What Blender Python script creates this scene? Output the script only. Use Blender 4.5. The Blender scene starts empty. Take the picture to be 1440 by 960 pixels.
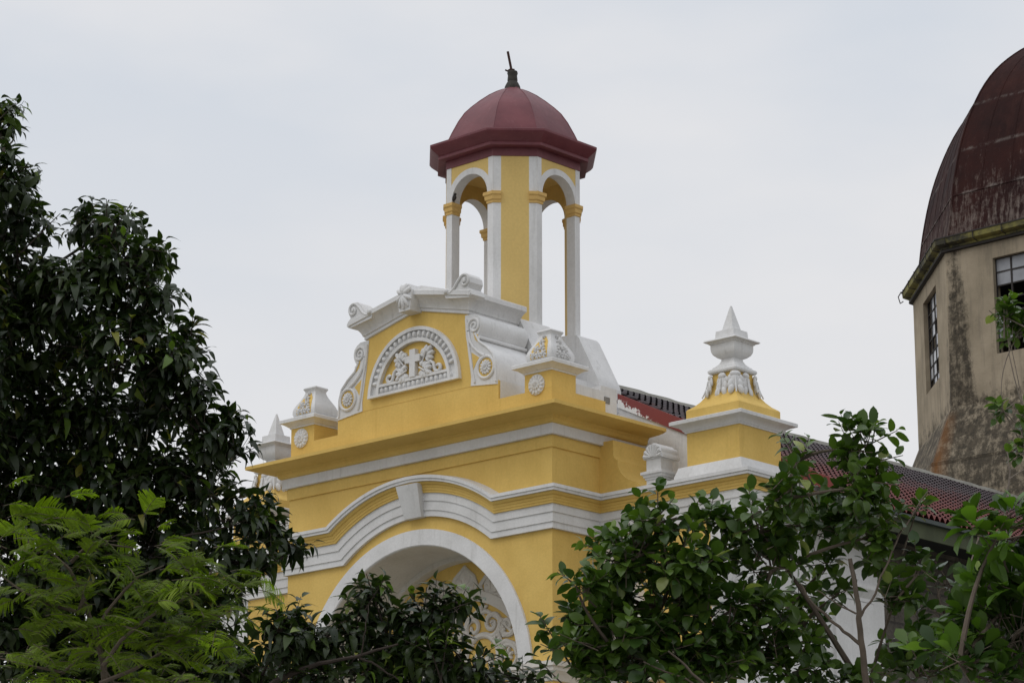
import bpy, math, random
import numpy as np
from mathutils import Vector

random.seed(7)
rng = np.random.default_rng(11)
C = bpy.context.scene.collection
sc = bpy.context.scene
PI = math.pi
R = math.radians

# ------------------------------------------------------------------ camera
CAM = np.array([33.304657, -37.024205, 1.7])
YAW, PITCH, ROLL, FPX = 0.7472019, 0.2659995, 0.00067638, 3949.84
_f = np.array([-math.sin(YAW)*math.cos(PITCH), math.cos(YAW)*math.cos(PITCH), math.sin(PITCH)])
_r0 = np.array([math.cos(YAW), math.sin(YAW), 0.0])
_u0 = np.cross(_r0, _f)
_r = math.cos(ROLL)*_r0 + math.sin(ROLL)*_u0
_u = -math.sin(ROLL)*_r0 + math.cos(ROLL)*_u0


def at(px, py, d):
    """the world point seen at a pixel of the 1440 x 960 photograph, d metres deep"""
    return CAM + d*(_f + _r*((px-720)/FPX) + _u*((480-py)/FPX))


cam_d = bpy.data.cameras.new('camera')
cam = bpy.data.objects.new('camera', cam_d)
C.objects.link(cam)
from mathutils import Matrix
m = Matrix(((_r[0], _u[0], -_f[0]), (_r[1], _u[1], -_f[1]), (_r[2], _u[2], -_f[2])))
cam.matrix_world = Matrix.Translation(CAM) @ m.to_4x4()
cam_d.sensor_width = 36.0
cam_d.lens = FPX*36.0/1440.0
cam_d.clip_start = 0.5
cam_d.clip_end = 4000
sc.camera = cam

# ------------------------------------------------------------------ world: overcast sky
w = bpy.data.worlds.new('World')
sc.world = w
w.use_nodes = True
nt = w.node_tree
nt.nodes.clear()
out = nt.nodes.new('ShaderNodeOutputWorld')
bg = nt.nodes.new('ShaderNodeBackground')
bg.inputs['Strength'].default_value = 0.1
sky = nt.nodes.new('ShaderNodeTexSky')
sky.sky_type = 'NISHITA'
sky.sun_disc = False
sky.sun_elevation = R(52)
sky.sun_rotation = R(200)
tc = nt.nodes.new('ShaderNodeTexCoord')
mp = nt.nodes.new('ShaderNodeMapping')
mp.inputs['Scale'].default_value = (1.0, 1.0, 2.6)
mp.inputs['Location'].default_value = (0.35, 0.2, 0.1)
nz = nt.nodes.new('ShaderNodeTexNoise')
nz.inputs['Scale'].default_value = 3.4
nz.inputs['Detail'].default_value = 5.0
nz.inputs['Roughness'].default_value = 0.5
cr = nt.nodes.new('ShaderNodeValToRGB')          # cloud layer: white-grey to blue-grey
cr.color_ramp.elements[0].position = 0.40
cr.color_ramp.elements[0].color = (6.6, 6.98, 7.55, 1)
cr.color_ramp.elements[1].position = 0.60
cr.color_ramp.elements[1].color = (7.85, 7.85, 8.0, 1)
sep = nt.nodes.new('ShaderNodeSeparateXYZ')
mr = nt.nodes.new('ShaderNodeMapRange')          # an overcast sky is brighter overhead
mr.inputs['From Min'].default_value = 0.42
mr.inputs['From Max'].default_value = 1.0
mr.inputs['To Min'].default_value = 1.0
mr.inputs['To Max'].default_value = 1.6
vm = nt.nodes.new('ShaderNodeVectorMath')
vm.operation = 'SCALE'
mx = nt.nodes.new('ShaderNodeMixRGB')
mx.inputs['Fac'].default_value = 0.93
L = nt.links.new
L(tc.outputs['Generated'], mp.inputs['Vector'])
L(mp.outputs['Vector'], nz.inputs['Vector'])
L(nz.outputs['Fac'], cr.inputs['Fac'])
L(tc.outputs['Generated'], sep.inputs['Vector'])
L(sep.outputs['Z'], mr.inputs['Value'])
hz = nt.nodes.new('ShaderNodeMapRange')          # whiter, thicker cloud low down
hz.inputs['From Min'].default_value = 0.36
hz.inputs['From Max'].default_value = 0.20
hz.inputs['To Min'].default_value = 0.0
hz.inputs['To Max'].default_value = 0.78
L(sep.outputs['Z'], hz.inputs['Value'])
mh = nt.nodes.new('ShaderNodeMixRGB')
mh.inputs['Color2'].default_value = (7.85, 7.75, 7.75, 1)
L(hz.outputs['Result'], mh.inputs['Fac'])
L(cr.outputs['Color'], mh.inputs['Color1'])
L(mh.outputs['Color'], vm.inputs[0])
L(mr.outputs['Result'], vm.inputs['Scale'])
L(sky.outputs['Color'], mx.inputs['Color1'])
L(vm.outputs['Vector'], mx.inputs['Color2'])
L(mx.outputs['Color'], bg.inputs['Color'])
L(bg.outputs['Background'], out.inputs['Surface'])

sun_d = bpy.data.lights.new('sun', 'SUN')
sun_d.energy = 0.6
sun_d.angle = R(30)
sun_d.color = (1.0, 0.96, 0.9)
sun = bpy.data.objects.new('sun', sun_d)
C.objects.link(sun)
sun_dir = Vector((-0.28, -0.62, 0.86)).normalized()   # towards the sun
sun.rotation_euler = sun_dir.to_track_quat('Z', 'Y').to_euler()
sky.sun_elevation = math.asin(sun_dir.z)
sky.sun_rotation = math.atan2(sun_dir.x, sun_dir.y)

sc.view_settings.view_transform = 'Standard'
sc.view_settings.look = 'None'
sc.view_settings.exposure = 0.05
sc.view_settings.gamma = 1.0
sc.view_settings.use_curve_mapping = False


# ------------------------------------------------------------------ materials
def new_mat(name):
    mt = bpy.data.materials.new(name)
    mt.use_nodes = True
    n = mt.node_tree
    b = n.nodes['Principled BSDF']
    return mt, n, b


def noise(n, vec, scale, detail=4, rough=0.55):
    t = n.nodes.new('ShaderNodeTexNoise')
    t.inputs['Scale'].default_value = scale
    t.inputs['Detail'].default_value = detail
    t.inputs['Roughness'].default_value = rough
    n.links.new(vec, t.inputs['Vector'])
    return t.outputs['Fac']


def mapping(n, scale):
    t = n.nodes.new('ShaderNodeTexCoord')
    p = n.nodes.new('ShaderNodeMapping')
    p.inputs['Scale'].default_value = scale
    n.links.new(t.outputs['Object'], p.inputs['Vector'])
    return p.outputs['Vector']


def ramp(n, fac, p0, c0, p1, c1):
    r = n.nodes.new('ShaderNodeValToRGB')
    r.color_ramp.elements[0].position = p0
    r.color_ramp.elements[0].color = c0 if len(c0) == 4 else (*c0, 1)
    r.color_ramp.elements[1].position = p1
    r.color_ramp.elements[1].color = c1 if len(c1) == 4 else (*c1, 1)
    n.links.new(fac, r.inputs['Fac'])
    return r.outputs['Color']


def mix(n, fac, a, b, mode='MIX'):
    x = n.nodes.new('ShaderNodeMixRGB')
    x.blend_type = mode
    for sock, v in (('Fac', fac), ('Color1', a), ('Color2', b)):
        if isinstance(v, (float, int)):
            x.inputs[sock].default_value = v
        elif isinstance(v, tuple):
            x.inputs[sock].default_value = (*v, 1)
        else:
            n.links.new(v, x.inputs[sock])
    return x.outputs['Color']


def bump(n, b, height, strength, dist):
    bp = n.nodes.new('ShaderNodeBump')
    bp.inputs['Strength'].default_value = strength
    bp.inputs['Distance'].default_value = dist
    n.links.new(height, bp.inputs['Height'])
    n.links.new(bp.outputs['Normal'], b.inputs['Normal'])


def math_n(n, op, a, b=None, clamp=False):
    x = n.nodes.new('ShaderNodeMath')
    x.operation = op
    x.use_clamp = clamp
    for i, v in enumerate((a, b)):
        if v is None:
            continue
        if isinstance(v, (float, int)):
            x.inputs[i].default_value = v
        else:
            n.links.new(v, x.inputs[i])
    return x.outputs[0]


def plaster(name, col, dark, patch=0.35, streak=0.35, rough=0.75):
    mt, n, b = new_mat(name)
    v = mapping(n, (1, 1, 1))
    vs = mapping(n, (5.0, 5.0, 0.45))
    big = ramp(n, noise(n, v, 1.1, 5, 0.6), 0.35, (0, 0, 0), 0.75, (1, 1, 1))
    c = mix(n, math_n(n, 'MULTIPLY', big, patch), col, dark)
    st = ramp(n, noise(n, vs, 1.6, 6, 0.65), 0.56, (0, 0, 0), 0.8, (1, 1, 1))
    c = mix(n, math_n(n, 'MULTIPLY', st, streak), c, dark)
    fine = noise(n, v, 22, 3, 0.6)
    c = mix(n, 0.12, c, ramp(n, fine, 0.3, (0.25, 0.25, 0.25), 0.7, (1, 1, 1)), 'MULTIPLY')
    n.links.new(c, b.inputs['Base Color'])
    b.inputs['Roughness'].default_value = rough
    b.inputs['Specular IOR Level'].default_value = 0.25
    h = math_n(n, 'ADD', math_n(n, 'MULTIPLY', noise(n, v, 3.5, 4), 0.6), math_n(n, 'MULTIPLY', fine, 0.4))
    bump(n, b, h, 0.35, 0.02)
    return mt


def plain(name, col, rough=0.6, var=0.3, scale=3.0, spec=0.3, metal=0.0):
    mt, n, b = new_mat(name)
    v = mapping(n, (1, 1, 1))
    f = noise(n, v, scale, 5, 0.6)
    c = mix(n, math_n(n, 'MULTIPLY', ramp(n, f, 0.35, (0, 0, 0), 0.7, (1, 1, 1)), var), col,
            tuple(x*0.45 for x in col))
    n.links.new(c, b.inputs['Base Color'])
    b.inputs['Roughness'].default_value = rough
    b.inputs['Specular IOR Level'].default_value = spec
    b.inputs['Metallic'].default_value = metal
    bump(n, b, noise(n, v, scale*6, 3), 0.3, 0.01)
    return mt


YEL = plaster('yellow_plaster', (0.735, 0.508, 0.148), (0.54, 0.345, 0.08), 0.6, 0.5)
WHT = plaster('white_plaster', (0.74, 0.735, 0.73), (0.41, 0.40, 0.375), 0.45, 0.62)
WHT2 = plaster('aged_white_plaster', (0.70, 0.67, 0.62), (0.46, 0.42, 0.36), 0.5, 0.5)
CAPY = plaster('capital_yellow_paint', (0.66, 0.43, 0.15), (0.5, 0.32, 0.1), 0.4, 0.2)
BEL_YEL = plaster('belfry_yellow_paint', (0.69, 0.495, 0.18), (0.55, 0.375, 0.125), 0.35, 0.2)


def maroon():
    mt, n, b = new_mat('maroon_sheet_paint')
    v = mapping(n, (1, 1, 1))
    vs = mapping(n, (4, 4, 1.2))
    c = mix(n, ramp(n, noise(n, v, 1.8, 5, 0.6), 0.35, (0, 0, 0), 0.7, (1, 1, 1)), (0.165, 0.044, 0.052), (0.115, 0.028, 0.036))
    c = mix(n, math_n(n, 'MULTIPLY', ramp(n, noise(n, vs, 3.0, 6, 0.7), 0.55, (0, 0, 0), 0.75, (1, 1, 1)), 0.35), c, (0.25, 0.10, 0.105))
    n.links.new(c, b.inputs['Base Color'])
    b.inputs['Roughness'].default_value = 0.5
    b.inputs['Specular IOR Level'].default_value = 0.35
    bump(n, b, noise(n, v, 5, 4), 0.35, 0.02)
    return mt


MAR = maroon()


def red_board():
    """brick-red painted board with white paint splashed along its lower edge"""
    mt, n, b = new_mat('red_paint_with_white_splashes')
    v = mapping(n, (1, 1, 1))
    sp = n.nodes.new('ShaderNodeSeparateXYZ')
    n.links.new(v, sp.inputs[0])
    top = math_n(n, 'SUBTRACT', 14.56, math_n(n, 'MULTIPLY', sp.outputs[0], 0.48))
    depth = math_n(n, 'SUBTRACT', top, sp.outputs[2])              # 0 at the upper edge
    left = math_n(n, 'MULTIPLY', math_n(n, 'SUBTRACT', 0.3, sp.outputs[0]), 0.28, True)
    k = math_n(n, 'ADD', math_n(n, 'MULTIPLY', depth, 1.3), left)
    k = math_n(n, 'ADD', k, math_n(n, 'MULTIPLY', noise(n, v, 9, 6, 0.75), 0.9))
    fac = ramp(n, k, 0.86, (0, 0, 0), 0.89, (1, 1, 1))
    c = mix(n, fac, (0.20, 0.035, 0.03), (0.74, 0.73, 0.71))
    n.links.new(c, b.inputs['Base Color'])
    b.inputs['Roughness'].default_value = 0.6
    return mt


RED = red_board()


def tile_mat():
    mt, n, b = new_mat('red_clay_tile')
    v = mapping(n, (1, 1, 1))
    sp = n.nodes.new('ShaderNodeSeparateXYZ')
    n.links.new(v, sp.inputs[0])
    up = math_n(n, 'MULTIPLY', math_n(n, 'SUBTRACT', sp.outputs[2], 12.9), 0.33)
    k = math_n(n, 'ADD', up, math_n(n, 'MULTIPLY', math_n(n, 'SUBTRACT', noise(n, v, 1.2, 5, 0.65), 0.5), 1.3))
    c = mix(n, ramp(n, k, 0.15, (0, 0, 0), 0.75, (1, 1, 1)), (0.125, 0.026, 0.020), (0.055, 0.040, 0.044))
    f = noise(n, v, 7, 4, 0.7)
    c = mix(n, 0.5, c, ramp(n, f, 0.3, (0.4, 0.4, 0.4), 0.7, (1.2, 1.2, 1.2)), 'MULTIPLY')
    n.links.new(c, b.inputs['Base Color'])
    b.inputs['Roughness'].default_value = 0.6
    b.inputs['Specular IOR Level'].default_value = 0.35
    return mt


TILE = tile_mat()
MORTAR = plain('grey_mortar', (0.36, 0.35, 0.31), 0.85, 0.6, 2.0)
MOSSY = plain('mossy_green_board', (0.075, 0.088, 0.045), 0.75, 0.85, 1.6)
GUTTER = plain('dark_green_gutter', (0.05, 0.065, 0.06), 0.5, 0.6, 3.0)
KNOB = plain('weathered_bronze', (0.045, 0.042, 0.034), 0.7, 0.8, 12)
RUSTROD = plain('rusty_rod', (0.06, 0.028, 0.022), 0.8, 0.5, 10)
GREYBOX = plain('grey_metal_plate', (0.25, 0.24, 0.22), 0.6, 0.7, 20)


def stone_mat():
    mt, n, b = new_mat('rough_stone_blocks')
    v = mapping(n, (1, 1, 1))
    sp = n.nodes.new('ShaderNodeSeparateXYZ')
    n.links.new(v, sp.inputs[0])
    cb = n.nodes.new('ShaderNodeCombineXYZ')
    n.links.new(sp.outputs[1], cb.inputs[0])
    n.links.new(sp.outputs[2], cb.inputs[1])
    br = n.nodes.new('ShaderNodeTexBrick')
    br.inputs['Scale'].default_value = 1.0
    br.inputs['Brick Width'].default_value = 0.75
    br.inputs['Row Height'].default_value = 0.36
    br.inputs['Mortar Size'].default_value = 0.022
    br.inputs['Color1'].default_value = (0.125, 0.11, 0.092, 1)
    br.inputs['Color2'].default_value = (0.095, 0.085, 0.073, 1)
    br.inputs['Mortar'].default_value = (0.062, 0.056, 0.05, 1)
    n.links.new(cb.outputs[0], br.inputs['Vector'])
    c = mix(n, 0.75, br.outputs['Color'], ramp(n, noise(n, v, 2.2, 6, 0.7), 0.3, (0.25, 0.25, 0.25), 0.7, (1.2, 1.15, 1.05)), 'MULTIPLY')
    n.links.new(c, b.inputs['Base Color'])
    b.inputs['Roughness'].default_value = 0.95
    h = math_n(n, 'ADD', math_n(n, 'MULTIPLY', noise(n, v, 5, 5, 0.7), 0.8), math_n(n, 'MULTIPLY', br.outputs['Fac'], -0.6))
    bump(n, b, h, 0.9, 0.08)
    return mt


STONE = stone_mat()


def old_concrete():
    mt, n, b = new_mat('stained_old_concrete')
    v = mapping(n, (1, 1, 1))
    vs = mapping(n, (2.6, 2.6, 0.30))
    sp = n.nodes.new('ShaderNodeSeparateXYZ')
    n.links.new(v, sp.inputs[0])
    base = mix(n, ramp(n, noise(n, v, 0.9, 6, 0.6), 0.35, (0, 0, 0), 0.7, (1, 1, 1)), (0.375, 0.315, 0.23), (0.25, 0.21, 0.15))
    base = mix(n, math_n(n, 'MULTIPLY', ramp(n, noise(n, vs, 1.5, 6, 0.7), 0.5, (0, 0, 0), 0.70, (1, 1, 1)), 0.62), base, (0.15, 0.13, 0.10))
    # black growth: a band running down the corner, and the flared foot below z = 18.9
    corner = math_n(n, 'ABSOLUTE', math_n(n, 'ADD', sp.outputs[0], 5.58))
    wide = math_n(n, 'ADD', 0.30, math_n(n, 'MULTIPLY', math_n(n, 'SUBTRACT', 22.9, sp.outputs[2]), 0.085))
    cw = math_n(n, 'MULTIPLY', math_n(n, 'SUBTRACT', wide, corner), 1.3)
    cw = math_n(n, 'MINIMUM', math_n(n, 'MAXIMUM', cw, -0.05), 0.34)
    foot = math_n(n, 'MULTIPLY', math_n(n, 'SUBTRACT', 19.6, sp.outputs[2]), 0.4)
    foot = math_n(n, 'MINIMUM', math_n(n, 'MAXIMUM', foot, 0.0), 0.36)
    grow = math_n(n, 'MAXIMUM', cw, foot)
    ns = noise(n, v, 3.2, 10, 0.82)
    ns2 = noise(n, vs, 2.2, 6, 0.7)
    k = math_n(n, 'ADD', grow, math_n(n, 'ADD', math_n(n, 'MULTIPLY', ns, 1.35), math_n(n, 'MULTIPLY', ns2, 0.55)))
    fac = ramp(n, math_n(n, 'MULTIPLY', k, 0.7), 0.76, (0, 0, 0), 0.93, (1, 1, 1))
    c = mix(n, math_n(n, 'MULTIPLY', fac, 0.93), base, mix(n, ramp(n, noise(n, v, 9, 6, 0.8), 0.4, (0, 0, 0), 0.65, (1, 1, 1)), (0.028, 0.025, 0.020), (0.085, 0.070, 0.050)))
    # rust-coloured run by the corner of the foot
    rx = math_n(n, 'ABSOLUTE', math_n(n, 'ADD', sp.outputs[0], 5.95))
    rz = math_n(n, 'MULTIPLY', math_n(n, 'SUBTRACT', 18.9, sp.outputs[2]), 3.0, True)
    rf = math_n(n, 'MULTIPLY', math_n(n, 'MULTIPLY', math_n(n, 'SUBTRACT', 1.0, math_n(n, 'MULTIPLY', rx, 2.6), True), rz), ns2)
    c = mix(n, math_n(n, 'MULTIPLY', rf, 1.4, True), c, (0.17, 0.075, 0.025))
    n.links.new(c, b.inputs['Base Color'])
    b.inputs['Roughness'].default_value = 0.92
    b.inputs['Specular IOR Level'].default_value = 0.15
    bump(n, b, noise(n, v, 5, 6, 0.7), 0.5, 0.03)
    return mt


CONC = old_concrete()


def rust_dome():
    mt, n, b = new_mat('rusted_sheet_metal')
    v = mapping(n, (1, 1, 1))
    vs = mapping(n, (3.4, 3.4, 0.30))
    c = mix(n, ramp(n, noise(n, v, 0.8, 6, 0.65), 0.35, (0, 0, 0), 0.7, (1, 1, 1)), (0.036, 0.012, 0.010), (0.017, 0.008, 0.008))
    s1 = ramp(n, noise(n, vs, 1.3, 7, 0.72), 0.5, (0, 0, 0), 0.75, (1, 1, 1))
    c = mix(n, math_n(n, 'MULTIPLY', s1, 0.5), c, (0.062, 0.026, 0.021))
    sp = n.nodes.new('ShaderNodeSeparateXYZ')
    n.links.new(v, sp.inputs[0])
    low = math_n(n, 'MULTIPLY', math_n(n, 'SUBTRACT', 27.0, sp.outputs[2]), 0.055, True)
    k = math_n(n, 'ADD', math_n(n, 'MULTIPLY', low, 1.0), math_n(n, 'ADD', math_n(n, 'MULTIPLY', noise(n, vs, 2.6, 8, 0.8), 0.65), math_n(n, 'MULTIPLY', noise(n, v, 5, 6, 0.8), 0.35)))
    c = mix(n, ramp(n, k, 0.64, (0, 0, 0), 0.76, (0.6, 0.6, 0.6)), c, (0.24, 0.20, 0.175))
    for zl in (25.98, 27.36, 24.70):              # pale worn paint along the lap joints
        dl = math_n(n, 'ABSOLUTE', math_n(n, 'SUBTRACT', sp.outputs[2], zl))
        lw = math_n(n, 'SUBTRACT', 1.0, math_n(n, 'MULTIPLY', dl, 14.0), True)
        lw = math_n(n, 'MULTIPLY', lw, ramp(n, noise(n, v, 2.5, 6, 0.75), 0.45, (0, 0, 0), 0.62, (1, 1, 1)))
        c = mix(n, math_n(n, 'MULTIPLY', lw, 0.5), c, (0.27, 0.24, 0.22))
    n.links.new(c, b.inputs['Base Color'])
    b.inputs['Roughness'].default_value = 0.85
    b.inputs['Specular IOR Level'].default_value = 0.12
    bump(n, b, noise(n, v, 4, 5), 0.4, 0.03)
    return mt


RUST = rust_dome()
def old_gutter():
    mt, n, b = new_mat('yellowed_mossy_gutter')
    v = mapping(n, (1, 1, 1))
    f = ramp(n, noise(n, v, 1.0, 7, 0.75), 0.42, (0, 0, 0), 0.56, (1, 1, 1))
    n.links.new(mix(n, f, (0.035, 0.032, 0.018), (0.20, 0.18, 0.045)), b.inputs['Base Color'])
    b.inputs['Roughness'].default_value = 0.8
    return mt


OLDGUT = old_gutter()
DARKMETAL = plain('dark_window_bar', (0.035, 0.03, 0.027), 0.7, 0.4, 6)
BLACKISH = plain('shade_black', (0.02, 0.02, 0.02), 0.9, 0.2, 2)  # near-black paints in the shade inside the tower and under the eave
GLASS = plain('dusty_pane', (0.30, 0.31, 0.33), 0.3, 0.5, 2.5, 0.6)
GLASS2 = plain('sky_bright_pane', (0.55, 0.57, 0.60), 0.15, 0.2, 2.5, 0.7)  # pale colour stands in for sky brightness in the side window
BIRD = plain('dark_feathers', (0.04, 0.035, 0.03), 0.8, 0.4, 20)
GROUND = plain('bounce_ground', (0.22, 0.215, 0.185), 0.95, 0.4, 0.4)  # unseen ground, toned pale to throw light up under the cornices
BARK = plain('dark_bark', (0.055, 0.042, 0.034), 0.9, 0.6, 8)
BARK2 = plain('grey_brown_bark', (0.14, 0.11, 0.085), 0.9, 0.6, 8)
BARK3 = plain('pale_dead_twig', (0.24, 0.20, 0.165), 0.9, 0.5, 8)


def leaf_mat(name, old, young, pale, rough=0.38, trans=0.2):
    mt, n, b = new_mat(name)
    a = n.nodes.new('ShaderNodeAttribute')
    a.attribute_name = 'tint'
    r = n.nodes.new('ShaderNodeValToRGB')
    e = r.color_ramp.elements
    e[0].position, e[0].color = 0.0, (*old, 1)
    e[1].position, e[1].color = 1.0, (*pale, 1)
    x = e.new(0.70)
    x.color = (old[0]*2.6, old[1]*2.1, old[2]*1.4, 1)
    x = e.new(0.86)
    x.color = (*young, 1)
    n.links.new(a.outputs['Fac'], r.inputs['Fac'])
    n.links.new(r.outputs['Color'], b.inputs['Base Color'])
    b.inputs['Roughness'].default_value = rough
    b.inputs['Specular IOR Level'].default_value = 0.42
    t = n.nodes.new('ShaderNodeBsdfTranslucent')
    n.links.new(mix(n, 1.0, r.outputs['Color'], (1.6, 1.9, 0.7), 'MULTIPLY'), t.inputs['Color'])
    ms = n.nodes.new('ShaderNodeMixShader')
    ms.inputs['Fac'].default_value = trans
    n.links.new(b.outputs[0], ms.inputs[1])
    n.links.new(t.outputs[0], ms.inputs[2])
    n.links.new(ms.outputs[0], n.nodes['Material Output'].inputs['Surface'])
    return mt


LEAF_DARK = leaf_mat('dark_glossy_leaf', (0.012, 0.024, 0.007), (0.10, 0.17, 0.022), (0.19, 0.18, 0.03))
LEAF_ROUND = leaf_mat('round_green_leaf', (0.030, 0.064, 0.012), (0.105, 0.18, 0.022), (0.28, 0.31, 0.10))
LEAF_BIG = leaf_mat('large_bright_leaf', (0.022, 0.050, 0.009), (0.075, 0.15, 0.016), (0.13, 0.21, 0.03), 0.45, 0.3)
LEAF_FERN = leaf_mat('feathery_leaflet', (0.050, 0.086, 0.006), (0.135, 0.20, 0.011), (0.22, 0.30, 0.018), 0.6, 0.4)


# ------------------------------------------------------------------ mesh helpers
class MB:
    def __init__(self):
        self.v, self.f, self.mi = [], [], []

    def add(self, vs, fs, mi=0):
        o = len(self.v)
        self.v.extend([tuple(float(c) for c in p) for p in vs])
        for q in fs:
            self.f.append(tuple(i+o for i in q))
            self.mi.append(mi)
        return self

    def box(self, x0, x1, y0, y1, z0, z1, mi=0):
        vs = [(x, y, z) for z in (z0, z1) for y in (y0, y1) for x in (x0, x1)]
        fs = [(0, 2, 3, 1), (4, 5, 7, 6), (0, 1, 5, 4), (2, 6, 7, 3), (0, 4, 6, 2), (1, 3, 7, 5)]
        return self.add(vs, fs, mi)

    def prism(self, poly, y0, y1, mi=0, fn=None):
        """polygon in (a, z), extruded from y0 to y1; fn maps (a, y, z) to the world"""
        n = len(poly)
        vs = [(a, y0, z) for a, z in poly]+[(a, y1, z) for a, z in poly]
        if fn:
            vs = [fn(*p) for p in vs]
        fs = [tuple(range(n)), tuple(range(2*n-1, n-1, -1))]
        for i in range(n):
            j = (i+1) % n
            fs.append((j, i, i+n, j+n))
        return self.add(vs, fs, mi)

    def grid(self, rows, mi=0, closed=False):
        m_ = len(rows[0])
        vs = [p for r in rows for p in r]
        fs = []
        for i in range(len(rows)-1):
            for j in range(m_ if closed else m_-1):
                k = (j+1) % m_
                fs.append((i*m_+j, i*m_+k, (i+1)*m_+k, (i+1)*m_+j))
        return self.add(vs, fs, mi)

    def hsweep(self, plan, prof, closed=False, skip=(), mi=0, caps=True):
        """sweep a profile of (outwards, z) along a plan; outwards is to the right of travel"""
        n = len(plan)
        nor = []
        segs = n if closed else n-1
        for i in range(segs):
            a, b = plan[i], plan[(i+1) % n]
            d = math.hypot(b[0]-a[0], b[1]-a[1])
            nor.append(((b[1]-a[1])/d, -(b[0]-a[0])/d))
        rings = []
        for i in range(n):
            if closed:
                p, q = nor[i-1], nor[i]
            else:
                p, q = nor[max(0, i-1)], nor[min(segs-1, i)]
            k = 1+p[0]*q[0]+p[1]*q[1]
            mx_, my_ = (p[0]+q[0])/k, (p[1]+q[1])/k
            rings.append([(plan[i][0]+mx_*o, plan[i][1]+my_*o, z) for o, z in prof])
        for i in range(segs):
            if i in skip:
                continue
            self.grid([rings[i], rings[(i+1) % n]], mi)
        if caps and not closed:
            first = next(i for i in range(segs) if i not in skip)
            last = max(i for i in range(segs) if i not in skip)
            if first == 0:
                self.add(rings[0], [tuple(range(len(prof)))], mi)
            if last == segs-1:
                self.add(rings[-1], [tuple(range(len(prof)))[::-1]], mi)
        return self

    def square(self, cx, cy, prof, mi=0, cap=True):
        """square turned body; profile of (half size, z) from the bottom up"""
        rows = [[(cx-s, cy-s, z), (cx+s, cy-s, z), (cx+s, cy+s, z), (cx-s, cy+s, z)] for s, z in prof]
        self.grid(rows, mi, True)
        if cap:
            self.add(rows[-1], [(0, 1, 2, 3)], mi)
            self.add(rows[0], [(3, 2, 1, 0)], mi)
        return self

    def lathe(self, c, prof, n=20, mi=0):
        rows = [[(c[0]+r*math.cos(2*PI*k/n), c[1]+r*math.sin(2*PI*k/n), z) for k in range(n)] for r, z in prof]
        self.grid(rows, mi, True)
        self.add(rows[0], [tuple(range(n))[::-1]], mi)
        self.add(rows[-1], [tuple(range(n))], mi)
        return self

    def ell(self, c, ax, ay, az, nu=8, nv=5, mi=0):
        """ellipsoid with three half-axis vectors"""
        c, ax, ay, az = [np.array(t, float) for t in (c, ax, ay, az)]
        rows = []
        for i in range(1, nv):
            t = PI*i/nv
            rows.append([c+az*math.cos(t)+(ax*math.cos(2*PI*k/nu)+ay*math.sin(2*PI*k/nu))*math.sin(t) for k in range(nu)])
        o = len(self.v)
        self.grid(rows, mi, True)
        nr = nv-1
        self.v.append(tuple(c+az))
        self.v.append(tuple(c-az))
        for k in range(nu):
            self.f.append((o+(k+1) % nu, o+k, len(self.v)-2))
            self.f.append((o+(nr-1)*nu+k, o+(nr-1)*nu+(k+1) % nu, len(self.v)-1))
            self.mi += [mi, mi]
        return self

    def tube(self, pts, rad, n=6, mi=0, flat=None):
        """tube through points; flat = (axis vector, factor) squashes the section along an axis"""
        P = np.array(pts, float)
        if np.isscalar(rad):
            rad = [rad]*len(P)
        T = np.gradient(P, axis=0)
        T /= np.linalg.norm(T, axis=1)[:, None]+1e-12
        ref = np.array([0, 0, 1.0]) if abs(T[0][2]) < 0.9 else np.array([1.0, 0, 0])
        nrm = np.cross(T[0], ref)
        nrm /= np.linalg.norm(nrm)
        rows = []
        for i in range(len(P)):
            nrm = nrm-T[i]*(nrm@T[i])
            nrm /= np.linalg.norm(nrm)
            bi = np.cross(T[i], nrm)
            row = []
            for k in range(n):
                a = 2*PI*k/n
                off = (nrm*math.cos(a)+bi*math.sin(a))*rad[i]
                if flat is not None:
                    ax = np.array(flat[0], float)
                    off = off-ax*(off@ax)*(1-flat[1])
                row.append(P[i]+off)
            rows.append(row)
        self.grid(rows, mi, True)
        self.add(rows[0], [tuple(range(n))[::-1]], mi)
        self.add(rows[-1], [tuple(range(n))], mi)
        return self

    def build(self, name, mat, parent=None, sharp=32):
        me = bpy.data.meshes.new(name)
        me.from_pydata(self.v, [], self.f)
        mats = mat if isinstance(mat, (list, tuple)) else [mat]
        for t in mats:
            me.materials.append(t)
        if len(mats) > 1:
            me.polygons.foreach_set('material_index', self.mi)
        me.polygons.foreach_set('use_smooth', [True]*len(me.polygons))
        me.set_sharp_from_angle(angle=R(sharp))
        me.update()
        o = bpy.data.objects.new(name, me)
        C.objects.link(o)
        attach(o, parent)
        return o


def attach(o, parent):
    if parent is None:
        return
    o.parent = parent
    if parent.type == 'EMPTY':
        o.location = -Vector(parent.location)      # meshes are written in world metres


def thing(name, label, cat, loc, group=None):
    o = bpy.data.objects.new(name, None)
    o.empty_display_size = 0.3
    o.location = loc
    o['label'], o['category'] = label, cat
    if group:
        o['group'] = group
    C.objects.link(o)
    return o


def arc(cx, cz, r, a0, a1, n):
    return [(cx+r*math.cos(a0+(a1-a0)*i/n), cz+r*math.sin(a0+(a1-a0)*i/n)) for i in range(n+1)]


def spiral(cx, cz, r0, r1, a0, turns, n, sx=1):
    """points (x, z) along a spiral; sx = -1 mirrors it about cx"""
    o = []
    for i in range(n+1):
        t = i/n
        r = r0+(r1-r0)*t
        a = a0+2*PI*turns*t
        o.append((cx+sx*r*math.cos(a), cz+r*math.sin(a)))
    return o


def xz(pts, y):
    return [(p[0], y, p[1]) for p in pts]


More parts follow.
